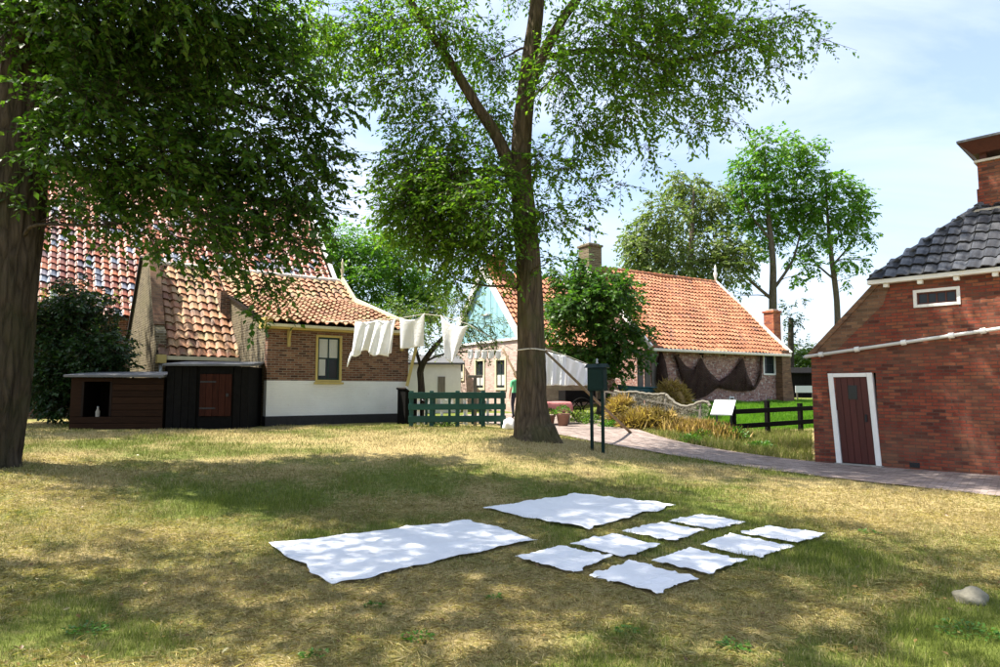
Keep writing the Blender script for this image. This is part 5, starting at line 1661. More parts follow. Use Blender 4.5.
for i, (px, py, r, n, l) in enumerate([(418, 641, .13, 120, 'bright green weed tuft at bottom centre-left of the lawn'), (375, 609, .09, 60, 'small green weed left of the larger tuft at bottom centre'), (494, 601, .09, 60, 'small green weed below the big bed sheet, right of the others'),
                                       (628, 635, .12, 100, 'green weed tuft below the nearest napkin'), (735, 652, .15, 130, 'green weed tuft near the bottom edge right of centre'), (315, 662, .12, 80, 'green weed cut by the bottom edge left of centre'), (85, 634, .2, 150, 'broad green weed patch in the lower left corner'),
                                       (970, 636, .3, 240, 'broad green weed patch in the lower right corner'), (870, 535, .18, 120, 'green weed patch right of the rightmost napkin')]):
    rosette(px, py, r, n, 100 + i, l)

# stone in the lawn, right
s = G(972, 603)
def rock(name, c, r, mat, label, cat, seed, sq=.6, group=None):
    bm = bmesh.new(); bmesh.ops.create_icosphere(bm, subdivisions=3, radius=1)
    rd = random.Random(seed); ph = [rd.uniform(0, 6) for _ in range(6)]
    for v in bm.verts:
        p = v.co; k = 1 + .14 * math.sin(p.x * 3 + ph[0]) * math.cos(p.y * 2.5 + ph[1]) + .09 * math.sin(p.z * 5 + ph[2] + p.x * 4) + .03 * math.sin(p.y * 11 + ph[3])
        v.co = Vector((p.x * r[0] * k, p.y * r[1] * k, max(p.z, -.5) * r[2] * k))
    me = bpy.data.meshes.new(name); bm.to_mesh(me); bm.free()
    me.polygons.foreach_set('use_smooth', [True] * len(me.polygons))
    o = link(name, me, mat); o.location = c
    return tag(o, label, cat, group)
rock('field_stone', (s.x, s.y, s.z + .02), (.125, .10, .08), 'stone', 'pale rough stone lying in the grass near the right edge', 'stone', 4)

# ================================================================== GREEN FENCE AND YARD
ga = P(409, 424, 17.9); gb = P(505, 424, 18.3)
ga.z = t1(ga.x, ga.y); gb.z = t1(gb.x, gb.y)
ang = math.atan2(gb.y - ga.y, gb.x - ga.x); gl = math.hypot(gb.x - ga.x, gb.y - ga.y)
Gf = thing('green_fence', 'dark green low plank fence between cottage and big trunk', 'fence', (ga.x, ga.y, min(ga.z, gb.z)), ang)
for x in (.06, gl * .23, gl * .50, gl * .77, gl - .06):
    MB().box(x - .055, x + .055, .0, .10, -.1, 1.03).build('post', 'green_paint', Gf, bevel=.01)
for z0, z1 in ((.82, .99), (.52, .68), (.19, .36)):
    MB().box(-.02, gl + .02, -.042, -.002, z0, z1).build('rail', 'green_paint', Gf, bevel=.008)
for i in range(11):
    x = .25 + i * (gl - .5) / 10
    MB().box(x - .035, x + .035, .101, .125, .12, .93).build('picket', 'green_paint' if i % 3 else 'white_paint', Gf, bevel=.005)
MB().box(-.1, gl + .1, .0 - .12, .25, -.35, -.02).build('footing', 'soil', Gf)
wsx = P(509, 422, 18.0)
rock('whitewashed_stone', (wsx.x, wsx.y, t1(wsx.x, wsx.y) + .10), (.19, .18, .2), 'white_stone', 'round whitewashed stone at the right end of the green fence', 'stone', 8)
# T shaped clothes post behind fence
tp_ = P(475, 408, 19.6); tz = t1(tp_.x, tp_.y)
Tp = thing('clothes_post', 'weathered T-shaped clothes post behind the green fence', 'post', (tp_.x, tp_.y, tz), R(5))
MB().box(-.05, .05, -.05, .05, -.1, 1.40).build('upright', 'wood_grey', Tp, bevel=.01)
MB().box(-.22, .22, -.04, .04, 1.401, 1.48).build('crossbar', 'wood_grey', Tp, bevel=.01)
# wash tubs on a bench
wt = P(446, 410, 19.9); wz = t1(wt.x, wt.y)
Wb = thing('wash_bench', 'white wooden wash bench behind the green fence', 'bench', (wt.x, wt.y, wz), R(4))
MB().box(-.7, .7, -.2, .2, .46, .51).build('top', 'white_paint', Wb, bevel=.008)
for x in (-.6, .6):
    for y in (-.14, .14): MB().box(x - .035, x + .035, y - .035, y + .035, -.05, .459).build('leg', 'white_paint', Wb)
for dx, l in ((-.38, 'left zinc wash tub on the white bench behind the fence'), (.32, 'right zinc wash tub on the white bench behind the fence')):
    tb = thing('wash_tub', l, 'tub', (wt.x + dx, wt.y, wz + .512), 0, 'zinc tubs on the wash bench')
    MB().lathe([(.20, 0), (.26, .26), (.28, .27), (.28, .29), (.25, .29), (.19, .03)], (0, 0, 0), 18).build('basin', 'zinc', tb, smooth=True)
    for sx in (-1, 1): MB().tube([(sx * .27, -.06, .2), (sx * .33, -.05, .22), (sx * .33, .05, .22), (sx * .27, .06, .2)], .012, 6).build('handle', 'zinc', tb, smooth=True)
# dark cart-like thing under the stairs: low dark plinth between house and fence
dk = P(366 + 36, 400, 19.5)
Ck = thing('coal_scuttle', 'dark sloping coal box against the cottage corner', 'box', (dk.x + .1, dk.y, t1(dk.x, dk.y)), R(36))
MB().prism([(0, 0, -.1), (.55, 0, -.1), (.55, 0, .6), (0, 0, 1.0)], (0, .5, 0)).build('box_body', 'black_wood', Ck)
MB().bar((-.03, .25, 1.05), (.6, .25, .63), .56, .04).build('lid', 'wood_dark', Ck)

# ================================================================== LAUNDRY
ropeA = [(326, 322, 18.4), (350, 321, 17.6), (372, 320, 17.2), (396, 319, 16.9), (401, 318, 16.8), (424, 314, 16.6), (441, 316, 16.4), (468, 324, 16.0), (490, 337, 15.6), (513, 350, 15.1)]
rp_ = [P(*q) for q in ropeA]
Ro = thing('clothes_line', 'thin rope strung from the cottage eaves to the big trunk', 'rope', rp_[-1])
MB().tube([p - rp_[-1] for p in rp_], .008, 5).build('rope', 'rope_white', Ro)
# rope turns round the trunk
c = P(531, 350, 15.0)
MB().tube([Vector((c.x + .325 * math.cos(a), c.y + .325 * math.sin(a), c.z + .01 * math.sin(3 * a))) - rp_[-1] for a in [i * math.pi / 12 for i in range(25)]], .014, 6, caps=False).build('knot_loop', 'rope_white', Ro)


def hung(name, label, tl, tr, bottom, group, mat='linen', folds=3.0, depth=.06, seed=0, nx=26, ny=22, cat='cloth', sag=.04):
    """cloth hanging between two pegs; bottom(s) gives the bottom edge pixel -> world point for s in 0..1"""
    tl, tr = Vector(tl), Vector(tr)
    rg = random.Random(seed)
    base = tl.lerp(tr, .5)
    vs = []
    d = tr - tl; nrm = Vector((-d.y, d.x, 0)).normalized()
    for j in range(ny + 1):
        t = j / ny
        for i in range(nx + 1):
            s_ = i / nx
            top = tl.lerp(tr, s_) - Vector((0, 0, 1)) * sag * 4 * s_ * (1 - s_)
            b = bottom(s_)
            p = top.lerp(b, t)
            w = depth * (.25 + .75 * t) * math.sin(folds * 2 * math.pi * s_ + 1.3 * t + seed) + depth * .4 * t * math.sin(folds * 5.1 * s_ + 2.2 * t + seed * 2)
            p = p + nrm * w
            vs.append(tuple(p - base))
    f = [(j * (nx + 1) + i, j * (nx + 1) + i + 1, (j + 1) * (nx + 1) + i + 1, (j + 1) * (nx + 1) + i) for j in range(ny) for i in range(nx)]
    me = bpy.data.meshes.new(name); me.from_pydata(vs, [], f); me.update()
    me.polygons.foreach_set('use_smooth', [True] * len(f))
    o = link(name, me, mat); o.location = base
    md = o.modifiers.new('thick', 'SOLIDIFY'); md.thickness = .006
    return tag(o, label, cat, group)


def poly_edge(pts, Y):
    def f(s):
        k = s * (len(pts) - 1); i = min(int(k), len(pts) - 2); t = k - i
        return P(pts[i][0] + (pts[i + 1][0] - pts[i][0]) * t, pts[i][1] + (pts[i + 1][1] - pts[i][1]) * t, Y)
    return f


GL = 'laundry on the clothes line'
hung('white_smock', 'white smock with one hanging sleeve, leftmost on the clothes line', P(355, 321, 17.5), P(377, 320, 17.2), poly_edge([(351, 356), (356, 357), (361, 352), (366, 350), (370, 356)], 17.4), GL, folds=2.2, depth=.05, seed=1, cat='clothing')
hung('white_trousers', 'white trousers hanging second from left on the clothes line', P(376, 320, 17.2), P(396, 319, 16.9), poly_edge([(369, 352), (372, 356), (381, 355), (388, 357), (391, 353)], 17.0), GL, folds=2.5, depth=.05, seed=2, cat='clothing')
hung('white_pillowcase', 'white square cloth hanging third on the clothes line before the eaves corner', P(400, 317, 16.8), P(425, 313, 16.6), poly_edge([(401, 349), (410, 348), (424, 346)], 16.7), GL, folds=1.2, depth=.05, seed=3, sag=.12)
hung('white_towel', 'white cloth tapering to a point, hanging alone before the small apple tree', P(441, 315, 16.4), P(468, 325, 16.0), poly_edge([(446, 358), (449, 363), (453, 362), (457, 352)], 16.2), GL, folds=1.4, depth=.05, seed=4, sag=.14)
sl_ = thing('hanging_sleeve', 'thin white strap dangling below the leftmost smock', 'strap', P(352, 352, 17.4))
MB().tube([(0, 0, 0), P(349, 360, 17.4) - P(352, 352, 17.4), P(347, 367, 17.4) - P(352, 352, 17.4)], [.03, .025, .012], 6).build('strap', 'linen', sl_, smooth=True)
# second line behind with small whites and, right of the trunk, sheets
r2 = [P(466, 349, 20.4), P(480, 351, 20.2), P(500, 350, 20.0), P(518, 350, 19.6), P(545, 349, 19.6), P(570, 357, 19.8), P(597, 368, 20.2), P(602, 372, 20.4)]
Ro2 = thing('clothes_line', 'rope behind the trunk carrying small cloths and two sheets', 'rope', r2[0])
MB().tube([p - r2[0] for p in r2], .008, 5).build('rope', 'rope_white', Ro2)
for i, px in enumerate((468, 475, 482, 489, 496)):
    Yq = 20.3 - i * .06
    hung('white_sock', ['leftmost', 'second', 'middle', 'fourth', 'rightmost'][i] + ' of five small white socks on the rear line', P(px, 350, Yq), P(px + 5, 350, Yq), poly_edge([(px - .5, 358 + (i % 2)), (px + 3, 360 - (i % 2)), (px + 5, 357)], Yq), 'socks on the rear line', folds=1, depth=.02, seed=i, nx=8, ny=8, cat='clothing', sag=.01)
hung('hanging_sheet', 'white sheet hanging on the rear line just right of the big trunk', P(538, 348, 19.6), P(566, 356, 19.75), poly_edge([(538, 384), (548, 386), (556, 385), (565, 386)], 19.6), 'sheets on the rear line', folds=3, depth=.07, seed=7, sag=.03)
hung('hanging_sheet', 'white sheet hanging on the rear line with slanting top beside the lime tree', P(565, 356, 19.75), P(596, 367, 20.2), poly_edge([(564, 386), (572, 385), (582, 386), (589, 385)], 19.9), 'sheets on the rear line', folds=3.4, depth=.07, seed=8, sag=.03)
# prop poles
pb_ = G(632, 433)
pt = P(545, 351, 15.15)
Pp = thing('prop_pole', 'long wooden prop pole leaning from the path against the big trunk', 'pole', pb_)
MB().tube([(0, 0, -.03), (pt - pb_) * .5 + Vector((0, 0, -.03)), pt - pb_], [.04, .036, .028], 8).build('shaft', 'wood_pole', Pp, smooth=True)
p2b = P(526, 385, 16.3); p2t = P(503, 349, 16.6)
p2b = Vector((p2b.x + .5, 16.2, t1(p2b.x + .5, 16.2)))
Pp2 = thing('prop_pole', 'thin prop pole showing left of the big trunk', 'pole', p2b)
MB().tube([(0, 0, -.03), p2t - p2b], [.035, .025], 8).build('shaft', 'wood_pole', Pp2, smooth=True)
ya = FA.on(407, 386, -.15); yb = FA.on(416, 348, -.08)
Yp = thing('yellow_stick', 'yellow wooden stick leaning on the white wall at the cottage corner', 'stick', FA.wld(ya.x, ya.y, ya.z))
MB().bar((0, 0, 0), FA.wld(yb.x, yb.y, yb.z) - FA.wld(ya.x, ya.y, ya.z), .09, .07).build('stick', 'yellow_paint', Yp)

# ================================================================== SIGN POST
sg = P(593, 449, 14.0); sz = t1(sg.x, sg.y)
Sp = thing('sign_post', 'dark green sign box on two posts standing beside the path', 'sign', (sg.x, sg.y, sz), R(-38))
hp = P(593, 392, 14.0).z - sz; ht = P(593, 368, 14.0).z - sz
for x in (-.02, .24):
    MB().box(x - .028, x + .028, -.028, .028, -.2, hp + .02).build('post', 'sign_green', Sp, bevel=.006)
MB().box(-.07, .31, -.085, .085, hp - .02 + .041, ht).build('sign_box', 'sign_green', Sp, bevel=.012)
MB().prism([(-.13, -.11, ht + .001), (.37, -.11, ht + .001), (.37, 0, ht + .08), (-.13, 0, ht + .08)], (0, .0001, 0)).prism([(-.13, -.11, ht + .002), (-.13, .11, ht + .002), (-.13, 0, ht + .085)], (.5, 0, 0)).build('sign_roof', 'sign_green', Sp)
MB().lathe([(.02, 0), (.03, .03), (.012, .06), (.028, .09), (.0, .12)], (.12, 0, ht + .08), 10).build('finial', 'zinc', Sp, smooth=True)
MB().box(-.05, .29, -.092, -.0855, hp + .06, ht - .04).build('sign_panel', 'sign_green', Sp, bevel=.003)

# ================================================================== BLACK FENCE + INFO PANEL
fa = G(734, 436); fb2 = Vector(P(822, 431, 21.8)); fb2.z = t1(fb2.x, fb2.y)
bl = math.hypot(fb2.x - fa.x, fb2.y - fa.y)
Bf = thing('black_fence', 'black two-rail post fence in front of the green meadow', 'fence', fa, math.atan2(fb2.y - fa.y, fb2.x - fa.x))
dzf = (fb2.z - fa.z) / bl
for i, x in enumerate((0, bl * .36, bl * .74, bl)):
    MB().box(x - .065, x + .065, -.06, .06, -.3 + dzf * x, .86 + dzf * x + (.12 if i == 1 else 0)).build('post', 'black_wood', Bf, bevel=.012)
for z in (.20, .62):
    MB().hexa([(-.1, -.105, z), (bl + .1, -.105, z + dzf * bl), (bl + .1, -.062, z + dzf * bl), (-.1, -.062, z), (-.1, -.105, z + .14), (bl + .1, -.105, z + .14 + dzf * bl), (bl + .1, -.062, z + .14 + dzf * bl), (-.1, -.062, z + .14)]).build('rail', 'black_wood', Bf, bevel=.01)
ib = P(724, 434, 19.2); iz = t1(ib.x, ib.y)
Ip = thing('info_panel', 'white tilted information panel on dark legs before the black fence', 'sign', (ib.x, ib.y, iz), R(-34))
pz = P(724, 411, 19.2).z - iz
for x in (-.2, .2): MB().box(x - .02, x + .02, .02, .06, -.2, pz + .12).build('leg', 'dark_iron', Ip)
MB().hexa([(-.30, -.20, pz - .10), (.30, -.20, pz - .10), (.30, .24, pz + .28), (-.30, .24, pz + .28), (-.30, -.22, pz - .08), (.30, -.22, pz - .08), (.30, .22, pz + .30), (-.30, .22, pz + .30)]).build('panel', 'panel_white', Ip)
m = MB()
m.bar((-.31, -.225, pz - .10), (.31, -.225, pz - .10), .025, .03); m.bar((-.31, .235, pz + .31), (.31, .235, pz + .31), .025, .03)
m.build('panel_edge', 'zinc', Ip)
wp = P(806, 402, 34)
W2 = thing('far_sign', 'tiny white board before the distant black barn', 'sign', (wp.x, wp.y, t1(wp.x, wp.y)), 0)
MB().box(-.5, .5, 0, .03, .35, .7).build('board', 'panel_white', W2)
for x in (-.4, .4): MB().box(x - .03, x + .03, .031, .07, -.1, .6).build('leg', 'wood_grey', W2)

# ================================================================== NETS
def wall_net():
    top = [(658, 356), (663, 380), (668, 385), (677, 354), (686, 366), (694, 370), (701, 357), (708, 370), (719, 381), (730, 374), (743, 357), (748, 375), (754, 388), (759, 374), (760, 352)]
    bot = [(658, 382), (664, 392), (672, 388), (680, 372), (687, 392), (693, 398), (702, 398), (711, 392), (720, 386), (731, 389), (742, 391), (750, 390.5), (754, 389.5), (760.5, 378), (761.5, 353)]
    top = [(677, 354), (686, 366), (694, 370), (701, 357), (708, 370), (719, 381), (730, 374), (743, 357), (748, 375), (754, 387), (759.5, 374), (760, 352)]
    bot = [(674, 356), (681, 378), (689, 394), (697, 399.5), (707, 396), (718, 387.5), (730, 390), (742, 391.5), (750, 391), (755.5, 389.5), (762, 378), (763, 353)]
    nx, ny = 70, 14
    vs = []
    base = FN.wld(*FN.on(719, 381, -.15))
    for j in range(ny + 1):
        t = j / ny
        for i in range(nx + 1):
            k = i / nx * (len(top) - 1); a = min(int(k), len(top) - 2); u = k - a
            x0 = top[a][0] + (top[a + 1][0] - top[a][0]) * u; y0 = top[a][1] + (top[a + 1][1] - top[a][1]) * u
            x1 = bot[a][0] + (bot[a + 1][0] - bot[a][0]) * u; y1 = bot[a][1] + (bot[a + 1][1] - bot[a][1]) * u
            v = -.10 - .10 * math.sin(math.pi * t) - .035 * math.sin(i * .9 + 3 * t) - .02 * math.sin(i * 2.1)
            q = FN.on(x0 + (x1 - x0) * t, y0 + (y1 - y0) * t, v)
            vs.append(tuple(FN.wld(*q) - base))
    f = [(j * (nx + 1) + i, j * (nx + 1) + i + 1, (j + 1) * (nx + 1) + i + 1, (j + 1) * (nx + 1) + i) for j in range(ny) for i in range(nx)]
    me = bpy.data.meshes.new('fishing_net'); me.from_pydata(vs, [], f); me.update()
    me.polygons.foreach_set('use_smooth', [True] * len(f))
    o = link('fishing_net', me, 'net_brown'); o.location = base
    tag(o, 'dark brown fishing net hung in scallops on the house wall', 'net')
    m = MB()
    for px, py in ((677, 353), (701, 355), (743, 355), (760, 351), (722, 350)):
        q = FN.on(px, py, -.06); m = MB().bar((q.x, -.2, q.z + .05), (q.x, -.002, q.z + .05), .05, .05)
        m.build('net_peg', 'wood_dark', Nh)
        MB().bar((q.x, -.15, q.z - .12), (q.x, -.15, min(q.z + .45, he - .42)), .045, .04).build('hanger', 'wood_dark', Nh)
    # net bundle hanging at the left
    q0 = FN.on(661, 352, -.15); q1 = FN.on(662, 392, -.2)
    b = FN.wld(*q0)
    Nb = thing('hanging_net', 'narrow dark net bundle hanging left of the scalloped net', 'net', b)
    e = FN.wld(*q1) - b
    MB().tube([(0, 0, 0), e * .3, e * .65, e], [.06, .16, .22, .10], 10, wob=lambda i, k, w: 1 + .2 * math.sin(5 * w + i)).build('bundle', 'net_brown', Nb, smooth=True)


wall_net()

# net rack: short posts, pale nets with a thick rope edge slung over them
TOPL = [(604, 387.5, 22.2), (612, 391, 22.0), (622, 393.5, 21.7), (634, 392.5, 21.4), (645, 394.5, 21.2), (656, 395.5, 21.0), (665, 394.5, 20.8), (671, 400, 20.65), (677, 405, 20.5), (685, 407.5, 20.3), (693, 406, 20.15), (700, 402.5, 20.0), (707, 402.5, 19.9), (711, 407, 19.8)]
rails = [P(*q) for q in TOPL]
def railp(t):
    k = t * (len(rails) - 1); a = min(int(k), len(rails) - 2); return rails[a].lerp(rails[a + 1], k - a)
ra = rails[3]; rz0 = t1(ra.x, ra.y)
Rk = thing('net_rack', 'low weathered posts holding up the pale nets beside the path', 'rack', (ra.x, ra.y, rz0))
for i in (0, 3, 6, 11):
    p = rails[i]; g = t1(p.x, p.y)
    MB().tube([(p.x - ra.x, p.y - ra.y + .05, g - rz0 - .2), (p.x - ra.x + .02, p.y - ra.y + .05, p.z - rz0 + .05)], [.05, .04], 8).build('post', 'wood_grey', Rk, smooth=True)
MB().bar(Vector((rails[0].x, rails[0].y + .05, rails[0].z - .12)) - Vector((ra.x, ra.y, rz0)), Vector((rails[11].x, rails[11].y + .05, rails[11].z - .25)) - Vector((ra.x, ra.y, rz0)), .05, .05).build('rail', 'wood_grey', Rk)


def drape(name, label, t0, t1v, front, mat, seed):
    nx, ny = 60, 20
    c = railp((t0 + t1v) / 2); base = Vector((c.x, c.y, t1(c.x, c.y)))
    dr = (rails[-1] - rails[0]); nrm = Vector((dr.y, -dr.x, 0)).normalized()
    if nrm.y > 0: nrm = -nrm
    vs = []
    gx, gy = [], []
    for j in range(ny + 1):
        for i in range(nx + 1):
            top = railp(t0 + (t1v - t0) * i / nx); t = j / ny
            p = top + nrm * (front * (t ** .8) * (1 + .25 * math.sin(i / nx * 9 + seed)))
            gx.append(p.x); gy.append(p.y)
    gz = T(np.array(gx), np.array(gy)) + .03
    k = 0
    for j in range(ny + 1):
        t = j / ny
        for i in range(nx + 1):
            s_ = i / nx; top = railp(t0 + (t1v - t0) * s_); g = float(gz[k])
            z = top.z + (g - top.z) * (t ** 1.1) + .03 * math.sin(s_ * 23 + t * 5 + seed) * t + .02 * math.sin(s_ * 37 - t * 9) * t
            vs.append(tuple(Vector((gx[k], gy[k], max(z, g))) - base)); k += 1
    f = [(j * (nx + 1) + i, j * (nx + 1) + i + 1, (j + 1) * (nx + 1) + i + 1, (j + 1) * (nx + 1) + i) for j in range(ny) for i in range(nx)]
    t = thing(name, label, 'net', base, 0, 'pale nets on the rack')
    me = bpy.data.meshes.new('net_sheet'); me.from_pydata(vs, [], f); me.update(); me.polygons.foreach_set('use_smooth', [True] * len(f))
    link('net_sheet', me, mat, t)
    MB().tube([railp(t0 + (t1v - t0) * i / 30) - base + Vector((0, 0, .02)) for i in range(31)], .045, 8, wob=lambda i, k, w: 1 + .25 * math.sin(i * 1.7 + w)).build('head_rope', 'net_rope', t, smooth=True)


mat_plain('net_rope', (.17, .155, .125), .9, .2, 20, .5)
drape('draped_net', 'pale grey net draped over the left posts of the rack', .1, .47, .75, 'net_grey', 1)
drape('draped_net', 'pale grey net sagging between the right posts beside the white panel', .475, 1.0, .6, 'net_grey', 3)


def heap(name, label, px, py, Y, rx, ry, h, mat, n, bl, seed):
    c = Vector(P(px, py, Y)); z = t1(c.x, c.y)
    o = thing(name, label, 'heap', (c.x, c.y, z))
    bm = bmesh.new(); bmesh.ops.create_icosphere(bm, subdivisions=4, radius=1)
    for v in bm.verts:
        p = v.co; k = 1 + .12 * math.sin(p.x * 5 + seed) * math.cos(p.y * 4) + .06 * math.sin(p.z * 9 + p.x * 7)
        v.co = Vector((p.x * rx * k, p.y * ry * k, max(p.z, -.15) * h * k))
    me = bpy.data.meshes.new('mound'); bm.to_mesh(me); bm.free(); me.polygons.foreach_set('use_smooth', [True] * len(me.polygons))
    link('mound', me, mat, o)
    rg = np.random.default_rng(seed)
    d = unit(rg.normal(size=(n, 3))); d[:, 2] = np.abs(d[:, 2])
    pos = d * np.array([rx, ry, h]) * .97
    tip = d * .5 + rg.normal(size=(n, 3)) * .8
    leaf_mesh('strands', pos, tip, d + rg.normal(size=(n, 3)) * .3, rg.uniform(.5, 1.3, n) * bl, .07, 'straw_tall', o)


mat_plain('straw_mound', (.36, .24, .10), .9, .35, 9, .8)
heap('straw_heap', 'tawny heap of straw and net at the left end of the rack', 622, 414, 21.4, .42, .4, .75, 'straw_mound', 1800, .35, 2)
heap('straw_heap', 'straw-coloured heap in front of the dark wall net', 671, 398, 24.0, .62, .5, 1.0, 'straw_mound', 1800, .35, 3)
heap('straw_heap', 'low tawny tangle under the middle of the pale nets', 650, 420, 20.3, .8, .4, .36, 'straw_mound', 2200, .4, 4)


def tall_straw():
    rg = np.random.default_rng(12); X, Y_ = [], []
    for i in range(17000):
        t = rg.random(); p = railp(t)
        X.append(p.x + rg.normal() * .25 + .0); Y_.append(p.y - .55 + rg.normal() * .35)
    x = np.array(X); y = np.array(Y_)
    k = ~inpoly(x, y, PATH_POLY); x, y = x[k], y[k]; n = len(x)
    z = T(x, y)
    tip = np.stack([rg.normal(size=n) * .45, rg.normal(size=n) * .45, np.ones(n)], -1)
    o = leaf_mesh('dry_reeds', np.stack([x, y, z - .02], -1), tip, rg.normal(size=(n, 3)), rg.uniform(.2, .5, n), .05, 'straw_tall', None)
    tag(o, 'tall dry straw-coloured grass growing under the net rack', 'grass', kind='stuff')


tall_straw()
# plants along the verge near the panel and by the doorway
def leafy(name, label, px, py, Y, r, h, n, mat, leaf, seed, group):
    rg = np.random.default_rng(seed)
    c = Vector(P(px, py, Y)); z = t1(c.x, c.y)
    o = thing(name, label, 'plant', (c.x, c.y, z), 0, group)
    d = unit(rg.normal(size=(n, 3))); d[:, 2] = np.abs(d[:, 2])
    pos = d * np.array([r, r, h]) * (rg.random((n, 1)) ** .5)
    leaf_mesh('foliage', pos, d + rg.normal(size=(n, 3)) * .5, np.array([0, 0, 1.]) + rg.normal(size=(n, 3)) * .6, rg.uniform(.6, 1.2, n) * leaf, .5, mat, o)
    m = MB()
    for i in range(5):
        a = rg.uniform(0, 6.28); m.tube([(0, 0, -.05), (math.cos(a) * r * .5, math.sin(a) * r * .5, h * .8)], [.012, .006], 5)
    m.build('stems', 'bark_thin', o)


for i, (px, py, Y, r, h, n, mt, l) in enumerate([(735, 440, 18.8, .4, .35, 500, 'leaf_weed', 'green nettles at the foot of the information panel'), (702, 438, 18.6, .35, .25, 350, 'leaf_apple', 'low plant at the right end of the pale nets'), (718, 432, 19.0, .35, .4, 400, 'leaf_weed', 'nettles left of the panel legs'),
                                              (578, 410, 22.6, .45, .5, 500, 'leaf_apple', 'flowering pot-garden plant behind the sign post'), (590, 412, 22.0, .4, .35, 400, 'leaf_hedge', 'yellow-green plants just left of the sign posts'), (608, 424, 20.6, .3, .2, 300, 'leaf_weed', 'green plant between sign posts and straw heap'),
                                              (445, 426, 18.2, .35, .16, 200, 'leaf_hedge', 'yellow-green weeds under the green fence'), (760, 447, 17.5, .4, .15, 260, 'leaf_weed', 'weeds below the left part of the black fence'), (690, 442, 18.0, .35, .2, 300, 'leaf_weed', 'weeds on the path edge below the pale nets')]):
    leafy('verge_plant', l, px, py, Y, r, h, n, mt, .09, 200 + i, 'plants along the path')

# ================================================================== YARD: table, pots, boat, person
tb = P(556, 412, 22.0); tz = t1(tb.x, tb.y)
Tt = thing('garden_table', 'small table under a pink cloth right of the big trunk', 'table', (tb.x, tb.y, tz), R(10))
MB().box(-.42, .42, -.3, .3, .70, .74).build('top', 'wood_grey', Tt)
for x in (-.36, .36):
    for y in (-.25, .25): MB().box(x - .03, x + .03, y - .03, y + .03, -.05, .70).build('leg', 'wood_grey', Tt)
n = 24; vs = []; fs = []
for j in range(n + 1):
    for i in range(n + 1):
        x = -.62 + 1.24 * i / n; y = -.52 + 1.04 * j / n
        ox = max(0, abs(x) - .44); oy = max(0, abs(y) - .32)
        dr_ = max(ox, oy); xx = max(-.455, min(.455, x)); yy = max(-.335, min(.335, y))
        fl = .025 * math.sin(22 * (x + y)) * min(1, dr_ * 10)
        vs.append((xx + (fl if ox > 0 else 0) * 1, yy - (abs(fl) if oy > 0 else 0), .748 - dr_ * 1.6 + .004 * math.sin(9 * x)))
for j in range(n):
    for i in range(n): fs.append((j * (n + 1) + i, j * (n + 1) + i + 1, (j + 1) * (n + 1) + i + 1, (j + 1) * (n + 1) + i))
me = bpy.data.meshes.new('tablecloth'); me.from_pydata(vs, [], fs); me.update(); me.polygons.foreach_set('use_smooth', [True] * len(fs))
o = link('tablecloth', me, 'pink_cloth'); o.location = Tt.location; o.rotation_euler = Tt.rotation_euler
tag(o, 'pink cloth draped over the small table beside the trunk', 'tablecloth')
for i, (px, py, Y, s_, l) in enumerate([(563, 418, 21.0, 1.0, 'terracotta flower pot in front of the pink table'), (550, 416, 21.6, .8, 'smaller pot hidden under the pink cloth by the trunk')]):
    c = P(px, py, Y)
    po = thing('flower_pot', l, 'pot', (c.x, c.y, t1(c.x, c.y)), 0, 'pots by the pink table')
    MB().lathe([(.14 * s_, 0), (.20 * s_, .34 * s_), (.23 * s_, .345 * s_), (.23 * s_, .41 * s_), (.19 * s_, .41 * s_), (.18 * s_, .36 * s_)], (0, 0, 0), 16).build('pot', 'terracotta', po, smooth=True)
    rg = np.random.default_rng(i); k = 160
    d = unit(rg.normal(size=(k, 3))); d[:, 2] = np.abs(d[:, 2])
    leaf_mesh('foliage', d * .22 * s_ + np.array([0, 0, .40 * s_]), d, np.array([0, 0, 1.]) + rg.normal(size=(k, 3)) * .5, rg.uniform(.05, .1, k), .6, 'leaf_weed', po)
# dark handcart behind the table
hc = P(577, 408, 23.2); hz2 = t1(hc.x, hc.y)
Hc = thing('handcart', 'black wooden handcart with spoked wheels right of the pink table', 'cart', (hc.x, hc.y, hz2), R(15))
MB().box(-.55, .55, -.35, .35, .62, .67).build('bed', 'black_wood', Hc)
for y in (-.35, .33): MB().box(-.55, .55, y, y + .02, .671, 1.02).build('side_board', 'black_wood', Hc)
MB().box(-.55, -.53, -.33, .33, .671, 1.02).build('tail_board', 'black_wood', Hc)
for y in (-.44, .44):
    m = MB(); m.tube([(.38 * math.cos(a), y, .38 + .38 * math.sin(a)) for a in [i * math.pi / 12 for i in range(25)]], .03, 6, caps=False)
    w = m.build('wheel', 'black_wood', Hc)
    for k in range(8):
        a = k * math.pi / 4
        MB().bar((0.04 * math.cos(a), y, .38 + .04 * math.sin(a)), (.36 * math.cos(a), y, .38 + .36 * math.sin(a)), .03, .03).build('spoke', 'black_wood', w)
    MB().tube([(0, y - .06, .38), (0, y + .06, .38)], .06, 10).build('hub', 'black_wood', w)
MB().tube([(0, -.44, .38), (0, .44, .38)], .03, 8).build('axle', 'black_wood', Hc)
for y in (-.25, .25): MB().bar((.5, y, .64), (1.4, y * .8, .75), .05, .05).build('shaft', 'black_wood', Hc)
